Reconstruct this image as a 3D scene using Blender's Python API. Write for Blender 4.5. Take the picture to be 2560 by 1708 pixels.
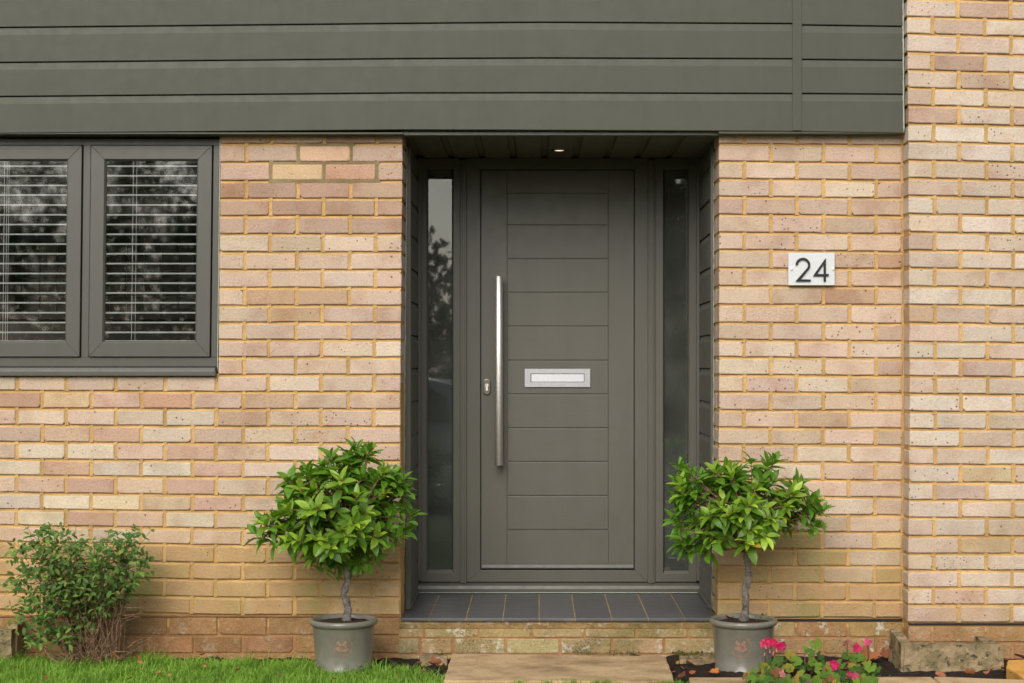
import bpy, bmesh, math, random
import numpy as np
from mathutils import Vector, Matrix, noise as mnoise

for o in list(bpy.data.objects):
    bpy.data.objects.remove(o)
sc = bpy.context.scene
COL = sc.collection
R = math.radians

# ------------------------------------------------------------------ survey of the elevation
# brick face of the house is the plane Y = 0, X to the right, Y into the house, Z up; eye 7 m away
S0, D, CX, CY, ZC = 585.0, 7.0, 1345.0, 915.0, 1.24
def sca(Y): return S0 * D / (D + Y)
def ux(px, Y=0.0): return (px - CX) / sca(Y)
def uz(py, Y=0.0): return ZC - (py - CY) / sca(Y)
def P(px, py, Y=0.0): return Vector((ux(px, Y), Y, uz(py, Y)))

# ------------------------------------------------------------------ camera
cam = bpy.data.cameras.new('camera')
cam.sensor_width = 36.0
cam.lens = S0 * D / 2560 * 36.0
cam.shift_x = -(CX - 1280) / 2560
cam.shift_y = (CY - 854) / 2560
cam.clip_start = 0.1
cam.clip_end = 2000
cam_o = bpy.data.objects.new('camera', cam)
cam_o.location = (0, -D, ZC)
cam_o.rotation_euler = (R(90), 0, 0)
COL.objects.link(cam_o)
sc.camera = cam_o
sc.render.resolution_x, sc.render.resolution_y = 1024, 683

# ------------------------------------------------------------------ sky, sun, exposure
SUN_EL, SUN_AZ = R(34), R(-166)      # azimuth measured from +Y towards +X
w = bpy.data.worlds.new('World'); sc.world = w; w.use_nodes = True
nt = w.node_tree; nt.nodes.clear()
sky = nt.nodes.new('ShaderNodeTexSky'); sky.sky_type = 'NISHITA'; sky.sun_disc = False
sky.sun_elevation = SUN_EL; sky.sun_rotation = SUN_AZ
sky.air_density = 1.0; sky.dust_density = 2.2; sky.ozone_density = 1.0
hs = nt.nodes.new('ShaderNodeHueSaturation'); hs.inputs['Saturation'].default_value = 0.55
bg = nt.nodes.new('ShaderNodeBackground'); bg.inputs['Strength'].default_value = 0.12
wo = nt.nodes.new('ShaderNodeOutputWorld')
nt.links.new(sky.outputs[0], hs.inputs['Color']); nt.links.new(hs.outputs[0], bg.inputs[0])
nt.links.new(bg.outputs[0], wo.inputs[0])
sun = bpy.data.lights.new('sun', 'SUN'); sun.energy = 1.5; sun.angle = R(44); sun.color = (1.0, 0.97, 0.935)
sun_o = bpy.data.objects.new('sun', sun); COL.objects.link(sun_o)
sd = Vector((math.sin(SUN_AZ) * math.cos(SUN_EL), math.cos(SUN_AZ) * math.cos(SUN_EL), math.sin(SUN_EL)))
sun_o.rotation_euler = sd.to_track_quat('Z', 'Y').to_euler(); sun_o.location = sd * 30
sc.view_settings.view_transform = 'Standard'; sc.view_settings.look = 'None'
sc.view_settings.gamma = 1.0; sc.view_settings.use_curve_mapping = False
sc.view_settings.exposure = 0.56
sc.render.engine = 'CYCLES'
sc.cycles.max_bounces = 8; sc.cycles.transparent_max_bounces = 12
sc.cycles.caustics_reflective = False; sc.cycles.caustics_refractive = False

# ------------------------------------------------------------------ material helpers
def lin(c):
    r = []
    for v in c[:3]:
        v /= 255.0
        r.append(v / 12.92 if v <= 0.04045 else ((v + 0.055) / 1.055) ** 2.4)
    return r
class NT:
    def __init__(s, name):
        s.m = bpy.data.materials.new(name); s.m.use_nodes = True
        s.t = s.m.node_tree; s.t.nodes.clear()
        s.out = s.t.nodes.new('ShaderNodeOutputMaterial')
    def n(s, typ, **kw):
        nd = s.t.nodes.new('ShaderNode' + typ)
        for k, v in kw.items():
            if k.startswith('i_'):
                nd.inputs[k[2:].replace('_', ' ')].default_value = v
            else: setattr(nd, k, v)
        return nd
    def l(s, a, b): s.t.links.new(a, b)
    def pos(s, scale=(1, 1, 1)):
        g = s.n('NewGeometry'); mp = s.n('Mapping'); mp.inputs['Scale'].default_value = scale
        s.l(g.outputs['Position'], mp.inputs['Vector']); return mp.outputs[0]
    def noise(s, vec, scale, detail=3, rough=0.55):
        nd = s.n('TexNoise'); nd.inputs['Scale'].default_value = scale
        nd.inputs['Detail'].default_value = detail; nd.inputs['Roughness'].default_value = rough
        s.l(vec, nd.inputs['Vector']); return nd.outputs['Fac']
    def ramp(s, fac, lo, hi, a=0.0, b=1.0):
        nd = s.n('MapRange'); nd.clamp = True
        for k, v in zip(('From Min', 'From Max', 'To Min', 'To Max'), (lo, hi, a, b)):
            nd.inputs[k].default_value = v
        s.l(fac, nd.inputs['Value']); return nd.outputs[0]
    def mix(s, fac, a, b, mode='MIX'):
        nd = s.n('MixRGB'); nd.blend_type = mode
        for sock, v in ((nd.inputs[0], fac), (nd.inputs[1], a), (nd.inputs[2], b)):
            if isinstance(v, (int, float)): sock.default_value = v
            elif isinstance(v, (list, tuple)): sock.default_value = (*v[:3], 1)
            else: s.l(v, sock)
        return nd.outputs[0]
    def math(s, op, a, b=None):
        nd = s.n('Math'); nd.operation = op
        for i, v in enumerate((a, b)):
            if v is None: continue
            if isinstance(v, (int, float)): nd.inputs[i].default_value = v
            else: s.l(v, nd.inputs[i])
        return nd.outputs[0]
    def bump(s, h, strength, dist, normal=None):
        nd = s.n('Bump'); nd.inputs['Strength'].default_value = strength; nd.inputs['Distance'].default_value = dist
        s.l(h, nd.inputs['Height'])
        if normal is not None: s.l(normal, nd.inputs['Normal'])
        return nd.outputs[0]
    def pbr(s, col, rough=0.5, metal=0.0, normal=None, spec=0.5):
        b = s.n('BsdfPrincipled')
        if isinstance(col, (list, tuple)): b.inputs['Base Color'].default_value = (*col[:3], 1)
        else: s.l(col, b.inputs['Base Color'])
        if isinstance(rough, (int, float)): b.inputs['Roughness'].default_value = rough
        else: s.l(rough, b.inputs['Roughness'])
        b.inputs['Metallic'].default_value = metal
        b.inputs['Specular IOR Level'].default_value = spec
        if normal is not None: s.l(normal, b.inputs['Normal'])
        s.l(b.outputs[0], s.out.inputs[0]); return b

def m_brick():
    t = NT('brick'); oi = t.n('ObjectInfo'); p = t.pos()
    base = oi.outputs['Color']
    n1 = t.noise(p, 9, 4); n2 = t.noise(p, 260, 3, 0.6)
    c = t.mix(t.ramp(n1, 0.35, 0.7), base, t.mix(1.0, base, (1.07, 1.03, 0.98), 'MULTIPLY'))
    c = t.mix(t.ramp(n2, 0.30, 0.75, 0.0, 0.75), c, t.mix(1.0, c, (0.70, 0.67, 0.64), 'MULTIPLY'))
    n4 = t.noise(p, 85, 3, 0.7)
    c = t.mix(t.ramp(n4, 0.50, 0.72, 0.0, 0.5), c, t.mix(1.0, c, (0.72, 0.66, 0.60), 'MULTIPLY'))
    c = t.mix(t.ramp(n4, 0.28, 0.42, 0.4, 0.0), c, t.mix(1.0, c, (1.14, 1.12, 1.08), 'MULTIPLY'))
    # cloudy firing marks, different on every brick
    cm = t.n('CombineXYZ'); t.l(t.math('MULTIPLY', oi.outputs['Random'], 40.0), cm.inputs[1])
    va = t.n('VectorMath'); va.operation = 'ADD'; t.l(p, va.inputs[0]); t.l(cm.outputs[0], va.inputs[1])
    n3 = t.noise(va.outputs[0], 7, 2)
    c = t.mix(t.ramp(n3, 0.50, 0.70, 0, 0.9), c, t.mix(1.0, c, (0.84, 0.76, 0.72), 'MULTIPLY'))
    c = t.mix(t.ramp(n3, 0.30, 0.44, 0.45, 0.0), c, t.mix(1.0, c, (1.12, 1.10, 1.05), 'MULTIPLY'))
    # dark pits
    vo = t.n('TexVoronoi'); vo.inputs['Scale'].default_value = 75; t.l(va.outputs[0], vo.inputs['Vector'])
    sep = t.n('SeparateColor'); t.l(vo.outputs['Color'], sep.inputs[0])
    dens = t.ramp(oi.outputs['Random'], 0.55, 1.0, 0.10, 0.55)
    pick = t.math('LESS_THAN', sep.outputs[0], dens)
    rad = t.math('MULTIPLY', t.math('POWER', sep.outputs[1], 2.0), 0.34)
    dot = t.math('MULTIPLY', t.math('LESS_THAN', vo.outputs['Distance'], rad), pick)
    c = t.mix(t.math('MULTIPLY', dot, 0.8), c, (0.085, 0.06, 0.045))
    # red chips
    vo2 = t.n('TexVoronoi'); vo2.inputs['Scale'].default_value = 38; t.l(va.outputs[0], vo2.inputs['Vector'])
    sp2 = t.n('SeparateColor'); t.l(vo2.outputs['Color'], sp2.inputs[0])
    chip = t.math('MULTIPLY', t.math('LESS_THAN', vo2.outputs['Distance'], t.math('MULTIPLY', t.noise(p, 300, 2), 0.3)),
                  t.math('LESS_THAN', sp2.outputs[0], 0.045))
    c = t.mix(t.math('MULTIPLY', chip, 0.75), c, (0.30, 0.09, 0.05))
    # algae and ochre staining where the brick carries it (object alpha)
    st = t.math('MULTIPLY', oi.outputs['Alpha'], t.ramp(t.noise(p, 5.5, 4), 0.38, 0.62))
    c = t.mix(st, c, t.mix(t.ramp(t.noise(p, 3.0, 2), 0.45, 0.6), (0.46, 0.28, 0.13), (0.34, 0.26, 0.10)))
    h = t.math('ADD', t.math('MULTIPLY', n2, 0.6), t.math('MULTIPLY', n4, 1.6))
    nb = t.bump(h, 0.8, 0.0035)
    nb = t.bump(t.math('SUBTRACT', 1.0, t.math('MAXIMUM', dot, chip)), 0.7, 0.002, nb)
    t.pbr(c, 0.9, normal=nb, spec=0.25); return t.m

def m_mortar(name, rgb):
    t = NT(name); p = t.pos(); a = lin(rgb)
    n1 = t.noise(p, 6, 4); n2 = t.noise(p, 180, 3, 0.65)
    c = t.mix(t.ramp(n1, 0.35, 0.65), [v * 1.12 for v in a], [a[0] * 0.74, a[1] * 0.72, a[2] * 0.70])
    c = t.mix(t.ramp(n2, 0.45, 0.75, 0, 0.6), c, [a[0] * 0.55, a[1] * 0.50, a[2] * 0.45])
    t.pbr(c, 0.95, normal=t.bump(t.math('ADD', n2, t.noise(p, 500, 2)), 0.9, 0.003), spec=0.2); return t.m

def m_plinth():
    t = NT('plinth_brick'); oi = t.n('ObjectInfo'); p = t.pos()
    n1 = t.noise(p, 7, 5, 0.65); n2 = t.noise(p, 90, 4, 0.7); n3 = t.noise(p, 16, 4, 0.7)
    c = t.mix(t.ramp(n1, 0.35, 0.65), oi.outputs['Color'], t.mix(1.0, oi.outputs['Color'], (0.72, 0.72, 0.66), 'MULTIPLY'))
    c = t.mix(t.ramp(n2, 0.35, 0.72, 0, 0.55), c, t.mix(1.0, c, (0.55, 0.5, 0.45), 'MULTIPLY'))
    # pale lichen / lime crust and black spotting, strength carried by the object's alpha
    al = oi.outputs['Alpha']
    lime = t.math('MULTIPLY', t.math('MULTIPLY', t.ramp(n3, 0.54, 0.64), t.ramp(t.noise(p, 60, 3), 0.42, 0.55)), al)
    c = t.mix(lime, c, (0.56, 0.52, 0.40))
    blk = t.math('MULTIPLY', t.math('MULTIPLY', t.ramp(t.noise(p, 9, 3), 0.52, 0.62), t.ramp(t.noise(p, 150, 3, 0.7), 0.53, 0.6)), al)
    c = t.mix(t.math('MULTIPLY', blk, 0.85), c, (0.05, 0.042, 0.035))
    gr = t.math('MULTIPLY', t.ramp(t.noise(p, 4.2, 3), 0.52, 0.66, 0, 0.6), al)
    c = t.mix(gr, c, (0.20, 0.16, 0.055))
    t.pbr(c, 0.95, normal=t.bump(t.math('ADD', n2, t.math('MULTIPLY', n3, 2.0)), 0.8, 0.006), spec=0.2); return t.m

def m_paint(name, rgb, rough=0.42, grain=None, k=1.0, spec=0.5):
    t = NT(name); p = t.pos(); a = [v * k for v in lin(rgb)]
    n1 = t.noise(p, 1.7, 3)
    c = t.mix(t.ramp(n1, 0.3, 0.7), a, [v * 1.06 for v in a])
    c = t.mix(t.ramp(t.noise(t.pos((9, 9, 1.1)), 1.0, 5, 0.7), 0.45, 0.75, 0, 0.5), c, [v * 0.86 for v in a])
    nb = None
    if grain:
        g = t.noise(t.pos(grain), 1.0, 5, 0.6)
        nb = t.bump(g, 0.16, 0.002)
    else:
        nb = t.bump(t.noise(p, 4, 2), 0.06, 0.01)
    t.pbr(c, t.ramp(t.noise(p, 25, 3), 0.3, 0.7, rough - 0.05, rough + 0.08), normal=nb, spec=spec); return t.m

def m_simple(name, rgb, rough=0.6, metal=0.0, nscale=40, var=0.15, bump=0.2, bd=0.003, spec=0.5, linear=False):
    t = NT(name); p = t.pos(); a = rgb if linear else lin(rgb)
    n1 = t.noise(p, nscale, 4)
    c = t.mix(t.ramp(n1, 0.3, 0.7), [v * (1 - var) for v in a], [v * (1 + var) for v in a])
    t.pbr(c, rough, metal, t.bump(t.noise(p, nscale * 3, 3), bump, bd), spec); return t.m

def m_leaf(name, gloss=0.35, trans=0.3, spec=0.5):
    t = NT(name); oi = t.n('ObjectInfo'); p = t.pos()
    c = t.mix(t.ramp(t.noise(p, 70, 2), 0.35, 0.7), oi.outputs['Color'], t.mix(1.0, oi.outputs['Color'], (0.75, 0.85, 0.6), 'MULTIPLY'))
    b = t.pbr(c, gloss, normal=t.bump(t.noise(p, 250, 2), 0.25, 0.002), spec=spec)
    tr = t.n('BsdfTranslucent'); t.l(t.mix(1.0, c, (1.3, 1.5, 0.5), 'MULTIPLY'), tr.inputs[0])
    ms = t.n('MixShader'); ms.inputs[0].default_value = trans
    t.l(b.outputs[0], ms.inputs[1]); t.l(tr.outputs[0], ms.inputs[2]); t.l(ms.outputs[0], t.out.inputs[0]); return t.m

def m_glass(name, refl=1.0, tint=(0.85, 0.9, 0.88), film=0.0, soft=0.02):
    t = NT(name)
    fr = t.n('Fresnel'); fr.inputs[0].default_value = 1.5
    f = t.math('MULTIPLY', fr.outputs[0], refl); f = t.math('MINIMUM', f, 1.0)
    gl = t.n('BsdfGlossy'); gl.inputs['Roughness'].default_value = soft
    p = t.pos(); t.l(t.bump(t.noise(p, 1.6, 1), 0.012, 0.006), gl.inputs['Normal'])
    tp = t.n('BsdfTransparent'); tp.inputs[0].default_value = (*tint, 1)
    ms = t.n('MixShader'); t.l(f, ms.inputs[0]); t.l(tp.outputs[0], ms.inputs[1]); t.l(gl.outputs[0], ms.inputs[2])
    res = ms.outputs[0]
    if film > 0:                      # thin dusty film
        df = t.n('BsdfDiffuse'); df.inputs[0].default_value = (0.52, 0.54, 0.46, 1)
        m2 = t.n('MixShader'); t.l(t.ramp(t.noise(p, 6, 4), 0.3, 0.7, film * 0.6, film * 1.3), m2.inputs[0])
        t.l(res, m2.inputs[1]); t.l(df.outputs[0], m2.inputs[2]); res = m2.outputs[0]
    t.l(res, t.out.inputs[0]); return t.m

def m_emit(name, col, st):
    t = NT(name); e = t.n('Emission'); e.inputs[0].default_value = (*col, 1); e.inputs[1].default_value = st
    t.l(e.outputs[0], t.out.inputs[0]); return t.m

def m_ground(name, a, b, scale, bump=0.8, bd=0.02, rough=0.95):
    t = NT(name); p = t.pos()
    n1 = t.noise(p, scale, 5, 0.7); n2 = t.noise(p, scale * 6, 4, 0.7)
    c = t.mix(t.ramp(n1, 0.35, 0.65), a, b)
    c = t.mix(t.ramp(n2, 0.4, 0.7, 0, 0.6), c, [v * 0.45 for v in a])
    t.pbr(c, rough, normal=t.bump(t.math('ADD', n1, n2), bump, bd), spec=0.2); return t.m

GREY = (104, 102, 90)
KG = 0.71
M = {}
M['brick'] = m_brick(); M['plinth'] = m_plinth()
M['mortar'] = m_mortar('mortar', (212, 172, 112)); M['mortar_grey'] = m_mortar('cement_mortar', (150, 132, 96))
M['tile_grout'] = m_mortar('tile_grout', (184, 156, 112)); M['mortar_low'] = m_mortar('plinth_mortar', (178, 134, 90))
M['paint'] = m_paint('grey_green_paint', GREY, 0.42, k=0.67)
M['wpaint'] = m_paint('window_paint', GREY, 0.42, k=0.54)
M['clad'] = m_paint('cladding_paint', (105, 105, 91), 0.5, (1.0, 1.0, 22.0), k=0.53, spec=0.24)
M['lining'] = m_paint('lining_paint', (104, 102, 90), 0.5, (1.0, 1.0, 22.0), k=0.85)
M['door_h'] = m_paint('door_panel_paint', GREY, 0.42, (5.0, 5.0, 130.0), k=KG)
M['door_v'] = m_paint('door_stile_paint', GREY, 0.42, (130.0, 130.0, 5.0), k=KG)
M['gasket'] = m_simple('black_gasket', (22, 22, 20), 0.6)
M['seal'] = m_simple('white_sealant', (160, 166, 154), 0.5, nscale=60)
M['steel'] = m_simple('brushed_steel', (0.86, 0.83, 0.77), 0.50, 1.0, 90, 0.06, 0.05, 0.001, linear=True)
M['alu'] = m_simple('satin_aluminium', (0.46, 0.46, 0.47), 0.45, 1.0, 90, 0.05, 0.05, 0.001, linear=True)
M['flapm'] = m_simple('satin_flap', (0.25, 0.253, 0.256), 0.42, 1.0, 90, 0.05, 0.05, 0.001, linear=True)
M['lockm'] = m_simple('bronzed_steel', (0.22, 0.20, 0.165), 0.34, 1.0, 90, 0.06, 0.05, 0.001, linear=True)
M['glass'] = m_glass('window_glass', 2.3, (0.95, 0.97, 0.96), 0.0, 0.028)
M['sglass'] = m_glass('sidelight_glass', 2.0, (0.60, 0.66, 0.62), 0.085, 0.02)
M['white'] = m_simple('white_enamel', (238, 238, 232), 0.45, var=0.03)
M['platew'] = m_simple('white_acrylic', (208, 210, 208), 0.3, var=0.02, bump=0.02)
M['black'] = m_simple('black_acrylic', (20, 15, 12), 0.4, var=0.05, bump=0.02)
M['slate'] = None
M['glaze'] = m_simple('grey_glaze', (114, 111, 98), 0.22, nscale=22, var=0.10, bump=0.06, bd=0.006)
M['terra'] = m_simple('terracotta_relief', (146, 112, 90), 0.7, nscale=120)
M['soil'] = m_ground('dark_soil', (0.042, 0.030, 0.022), (0.085, 0.060, 0.042), 45, 1.0, 0.02)
M['compost'] = m_ground('potting_compost', (0.05, 0.03, 0.02), (0.11, 0.06, 0.035), 80, 1.0, 0.01)
M['lawn'] = m_ground('lawn_turf', (0.06, 0.12, 0.018), (0.10, 0.18, 0.03), 30)
M['earth'] = m_ground('ground_earth', (0.05, 0.08, 0.025), (0.08, 0.09, 0.04), 0.8)
M['tarmac'] = m_ground('tarmac', (0.05, 0.05, 0.05), (0.075, 0.072, 0.07), 60, 0.4, 0.004)
M['bay'] = m_leaf('bay_leaf', 0.36, 0.34)
M['fuch'] = m_leaf('shrub_leaf', 0.6, 0.25, 0.25)
M['ger'] = m_leaf('geranium_leaf', 0.75, 0.22, 0.25)
M['petal'] = m_leaf('petal', 0.6, 0.35)
M['dry'] = m_leaf('dry_leaf', 0.7, 0.12)
M['tree'] = m_leaf('tree_leaf', 0.5, 0.25)
M['bark'] = m_ground('grey_bark', (0.15, 0.12, 0.09), (0.42, 0.38, 0.33), 42, 1.0, 0.012)
M['twig'] = m_ground('brown_twig', (0.15, 0.08, 0.045), (0.40, 0.25, 0.15), 60, 0.6, 0.003)
M['stemg'] = m_simple('reddish_stem', (126, 78, 52), 0.6)
M['bud'] = m_simple('brown_bud', (150, 92, 50), 0.5)
M['plaster'] = m_simple('room_plaster', (105, 98, 86), 0.9, nscale=5, bump=0.02)
M['grout'] = m_simple('white_grout', (225, 222, 212), 0.8)
M['ktile'] = m_simple('glossy_brown_tile', (92, 84, 70), 0.12, nscale=8, bump=0.25, bd=0.01)
M['wood'] = m_simple('worktop', (70, 56, 42), 0.5)
M['lamp'] = m_emit('lit_lamp_lens', (1.0, 0.80, 0.55), 0.9)
M['dpc'] = m_simple('damp_proof_course', (28, 26, 24), 0.8)

def m_slate():
    t = NT('slate_tile'); p = t.pos(); oi = t.n('ObjectInfo')
    n = t.noise(t.pos((3, 14, 3)), 2.0, 5, 0.65)
    a = lin((82, 81, 82)); b = lin((108, 105, 101))
    c = t.mix(t.ramp(n, 0.35, 0.68), a, b)
    c = t.mix(t.ramp(oi.outputs['Random'], 0, 1, 0, 0.35), c, lin((66, 64, 64)))
    t.pbr(c, t.ramp(n, 0.3, 0.7, 0.32, 0.5), normal=t.bump(t.noise(p, 60, 4), 0.3, 0.003)); return t.m
M['slate'] = m_slate()
def m_flag(name, rgb, dark):
    t = NT(name); p = t.pos()
    n1 = t.noise(t.pos((1.6, 2.2, 2)), 3.2, 5, 0.65); n2 = t.noise(p, 160, 3, 0.65); n3 = t.noise(p, 22, 3)
    a = lin(rgb); b = lin(dark)
    c = t.mix(t.ramp(n1, 0.42, 0.68), a, b)
    c = t.mix(t.ramp(n2, 0.5, 0.75, 0, 0.45), c, [v * 0.5 for v in b])
    c = t.mix(t.ramp(n3, 0.66, 0.74, 0, 0.5), c, [v * 0.4 for v in b])
    t.pbr(c, 0.9, normal=t.bump(t.math('ADD', n2, n3), 0.4, 0.003), spec=0.25); return t.m
M['flag'] = m_flag('sandstone_flag', (200, 170, 128), (146, 118, 84))
M['ystone'] = m_flag('yellow_stone', (216, 164, 82), (196, 142, 66))
def m_concrete():
    t = NT('lichened_concrete'); p = t.pos()
    n1 = t.noise(p, 14, 4, 0.6); n2 = t.noise(p, 70, 4, 0.7); n3 = t.noise(p, 26, 4, 0.65)
    c = t.mix(t.ramp(n1, 0.4, 0.62), lin((164, 142, 108)), lin((128, 114, 82)))
    c = t.mix(t.math('MULTIPLY', t.ramp(n3, 0.52, 0.60), t.ramp(n2, 0.38, 0.56)), c, lin((74, 68, 52)))
    c = t.mix(t.ramp(t.noise(p, 40, 3), 0.62, 0.70, 0, 0.7), c, lin((200, 184, 150)))
    t.pbr(c, 0.95, normal=t.bump(t.math('ADD', n2, n3), 0.9, 0.008), spec=0.2); return t.m
M['concrete'] = m_concrete()

# ------------------------------------------------------------------ object helpers
def wloc(o):
    v = Vector((0, 0, 0))
    while o is not None:
        v += o.location; o = o.parent
    return v
def tag(o, label=None, cat=None, group=None, kind=None):
    if label: o['label'] = label
    if cat: o['category'] = cat
    if group: o['group'] = group
    if kind: o['kind'] = kind
    return o
def thing(name, loc, label, cat, group=None):
    o = bpy.data.objects.new(name, None); o.empty_display_size = 0.1
    COL.objects.link(o); o.location = loc
    return tag(o, label, cat, group)
def link(name, me, parent=None, loc=(0, 0, 0)):
    o = bpy.data.objects.new(name, me); COL.objects.link(o)
    if parent is not None: o.parent = parent
    o.location = loc
    return o

class MB:
    def __init__(s): s.v = []; s.f = []
    def add(s, vs, fs):
        k = len(s.v); s.v += [tuple(v) for v in vs]; s.f += [tuple(i + k for i in f) for f in fs]; return s
    def box(s, x0, x1, y0, y1, z0, z1):
        return s.add([(x0, y0, z0), (x1, y0, z0), (x1, y1, z0), (x0, y1, z0), (x0, y0, z1), (x1, y0, z1), (x1, y1, z1), (x0, y1, z1)],
                     [(0, 3, 2, 1), (4, 5, 6, 7), (0, 1, 5, 4), (1, 2, 6, 5), (2, 3, 7, 6), (3, 0, 4, 7)])
    def pbox(s, x0, x1, t, b, Y, dep, Yref=None):
        """box whose front face covers the surveyed rectangle x0..x1, t..b at depth Y"""
        yr = Y if Yref is None else Yref
        return s.box(ux(x0, yr), ux(x1, yr), Y, Y + dep, uz(b, yr), uz(t, yr))
    def prism(s, poly, y0, y1):
        n = len(poly)
        vs = [(x, y0, z) for x, z in poly] + [(x, y1, z) for x, z in poly]
        fs = [tuple(range(n)), tuple(range(2 * n - 1, n - 1, -1))] + [(i, i + n, (i + 1) % n + n, (i + 1) % n) for i in range(n)]
        return s.add(vs, fs)
    def xprism(s, poly, x0, x1):
        """polygon in (y, z) swept along X"""
        n = len(poly)
        vs = [(x0, y, z) for y, z in poly] + [(x1, y, z) for y, z in poly]
        fs = [tuple(range(n)), tuple(range(2 * n - 1, n - 1, -1))] + [(i, i + n, (i + 1) % n + n, (i + 1) % n) for i in range(n)]
        return s.add(vs, fs)
    def tube(s, pts, rad, n=8, cap=True, rough=0.0, rnd=None):
        pts = [Vector(p) for p in pts]; k0 = len(s.v); rings = []
        up = Vector((0.0123, 1, 0.021)).normalized()
        for i, p in enumerate(pts):
            d = (pts[min(i + 1, len(pts) - 1)] - pts[max(i - 1, 0)]).normalized()
            a = d.cross(up); a = a.normalized() if a.length > 1e-4 else Vector((1, 0, 0)); b = d.cross(a)
            r = rad[i] if isinstance(rad, (list, tuple)) else rad
            ring = []
            for j in range(n):
                th = 2 * math.pi * j / n
                rr = r * (1 + (rnd.uniform(-rough, rough) if rnd else 0))
                ring.append(p + (a * math.cos(th) + b * math.sin(th)) * rr)
            rings.append(ring)
        vs = [v for r_ in rings for v in r_]; fs = []
        for i in range(len(pts) - 1):
            for j in range(n):
                fs.append((i * n + j, i * n + (j + 1) % n, (i + 1) * n + (j + 1) % n, (i + 1) * n + j))
        if cap:
            fs.append(tuple(range(n - 1, -1, -1))); fs.append(tuple(range((len(pts) - 1) * n, len(pts) * n)))
        return s.add(vs, fs)
    def lathe(s, prof, c, n=40):
        vs = []; fs = []; m = len(prof)
        for j in range(n):
            th = 2 * math.pi * j / n
            for r, z in prof: vs.append((c[0] + r * math.cos(th), c[1] + r * math.sin(th), c[2] + z))
        for j in range(n):
            for i in range(m - 1):
                a, b = j * m + i, ((j + 1) % n) * m + i
                fs.append((a, b, b + 1, a + 1))
        return s.add(vs, fs)
    def ball(s, c, r, n=6, m=4, sq=(1, 1, 1)):
        vs = []; fs = []
        for i in range(m + 1):
            ph = math.pi * i / m
            for j in range(n):
                th = 2 * math.pi * j / n
                vs.append((c[0] + r * sq[0] * math.sin(ph) * math.cos(th), c[1] + r * sq[1] * math.sin(ph) * math.sin(th), c[2] + r * sq[2] * math.cos(ph)))
        for i in range(m):
            for j in range(n): fs.append((i * n + j, (i + 1) * n + j, (i + 1) * n + (j + 1) % n, i * n + (j + 1) % n))
        return s.add(vs, fs)
    def build(s, name, mat, parent=None, bevel=0.0, seg=1, smooth=False, fix=True, color=None):
        off = wloc(parent) if parent is not None else Vector((0, 0, 0))
        me = bpy.data.meshes.new(name)
        me.from_pydata([tuple(Vector(v) - off) for v in s.v], [], s.f)
        bm = bmesh.new(); bm.from_mesh(me)
        if fix: bmesh.ops.recalc_face_normals(bm, faces=bm.faces)
        if bevel > 0:
            es = [e for e in bm.edges if len(e.link_faces) == 2 and e.calc_face_angle(0) > 0.5]
            bmesh.ops.bevel(bm, geom=es, offset=bevel, offset_type='OFFSET', segments=seg, profile=0.5, affect='EDGES', clamp_overlap=True)
        bm.to_mesh(me); bm.free()
        if smooth:
            me.polygons.foreach_set('use_smooth', [True] * len(me.polygons))
        me.materials.append(M[mat] if isinstance(mat, str) else mat)
        o = link(name, me, parent)
        if color: o.color = color
        return o

def lerp(a, b, t): return a + (b - a) * t
def pw(x, xs, ys):
    if x <= xs[0]: return ys[0]
    for i in range(len(xs) - 1):
        if x <= xs[i + 1]: return lerp(ys[i], ys[i + 1], (x - xs[i]) / (xs[i + 1] - xs[i]))
    return ys[-1]
def srgb(c, k=1.0, a=0.0):
    l_ = lin(c); return (l_[0] * k, l_[1] * k, l_[2] * k, a)

# ================================================================== GROUND
g = MB(); n = 24; Xs = [-400, -60, -20, -8, 8, 20, 60, 400]; Ys = [-400, -60, -25, -14, -6.4, -5.4]
vs = []; fs = []
for y in Ys:
    for x in Xs: vs.append((x, y, -0.32 if y < -6 else -0.06))
for i in range(len(Ys) - 1):
    for j in range(len(Xs) - 1):
        a = i * len(Xs) + j; fs.append((a, a + 1, a + 1 + len(Xs), a + len(Xs)))
g.add(vs, fs); tag(g.build('ground', 'earth'), kind='structure')
g = MB().add([(-400, -5.4, -0.06), (400, -5.4, -0.06), (400, 400, -0.06), (-400, 400, -0.06)], [(0, 1, 2, 3)])
tag(g.build('ground', 'earth'), kind='structure')
g = MB().add([(-30, -13.5, -0.312), (30, -13.5, -0.312), (30, -7.4, -0.312), (-30, -7.4, -0.312)], [(0, 1, 2, 3)])
tag(g.build('driveway', 'tarmac'), kind='structure')
rnd = random.Random(5)
# lawn turf (gently uneven)
g = MB(); NX, NY = 60, 40
def lawn_edge(x): return pw(x, [-3.4, -2.23, -1.6, -1.4, -1.0, -0.85, -0.57, -0.45, -0.38, -0.33], [-0.10, -0.10, -0.12, -0.17, -0.19, -0.26, -0.34, -0.42, -0.52, -0.74])
def lawn_z(x, y): return 0.004 + 0.012 * mnoise.noise(Vector((x * 3, y * 3, 0))) - max(0, -y - 4.6) * 0.1
vs = []; fs = []
for i in range(NX + 1):
    x = lerp(-6.5, -0.33, (i / NX) ** 0.7)
    ye = lawn_edge(x)
    for j in range(NY + 1):
        y = lerp(ye, -5.4, (j / NY) ** 1.8)
        vs.append((x, y, lawn_z(x, y)))
for i in range(NX):
    for j in range(NY):
        a = i * (NY + 1) + j; fs.append((a, a + 1, a + NY + 2, a + NY + 1))
g.add(vs, fs); tag(g.build('lawn', 'lawn', smooth=True), kind='structure')
# far part of the lawn, right of the path
g = MB().add([(0.85, -1.25, 0.0), (6.5, -1.25, 0.0), (6.5, -5.4, -0.05), (0.85, -5.4, -0.05)], [(0, 3, 2, 1)])
tag(g.build('lawn', 'lawn'), kind='structure')
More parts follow.
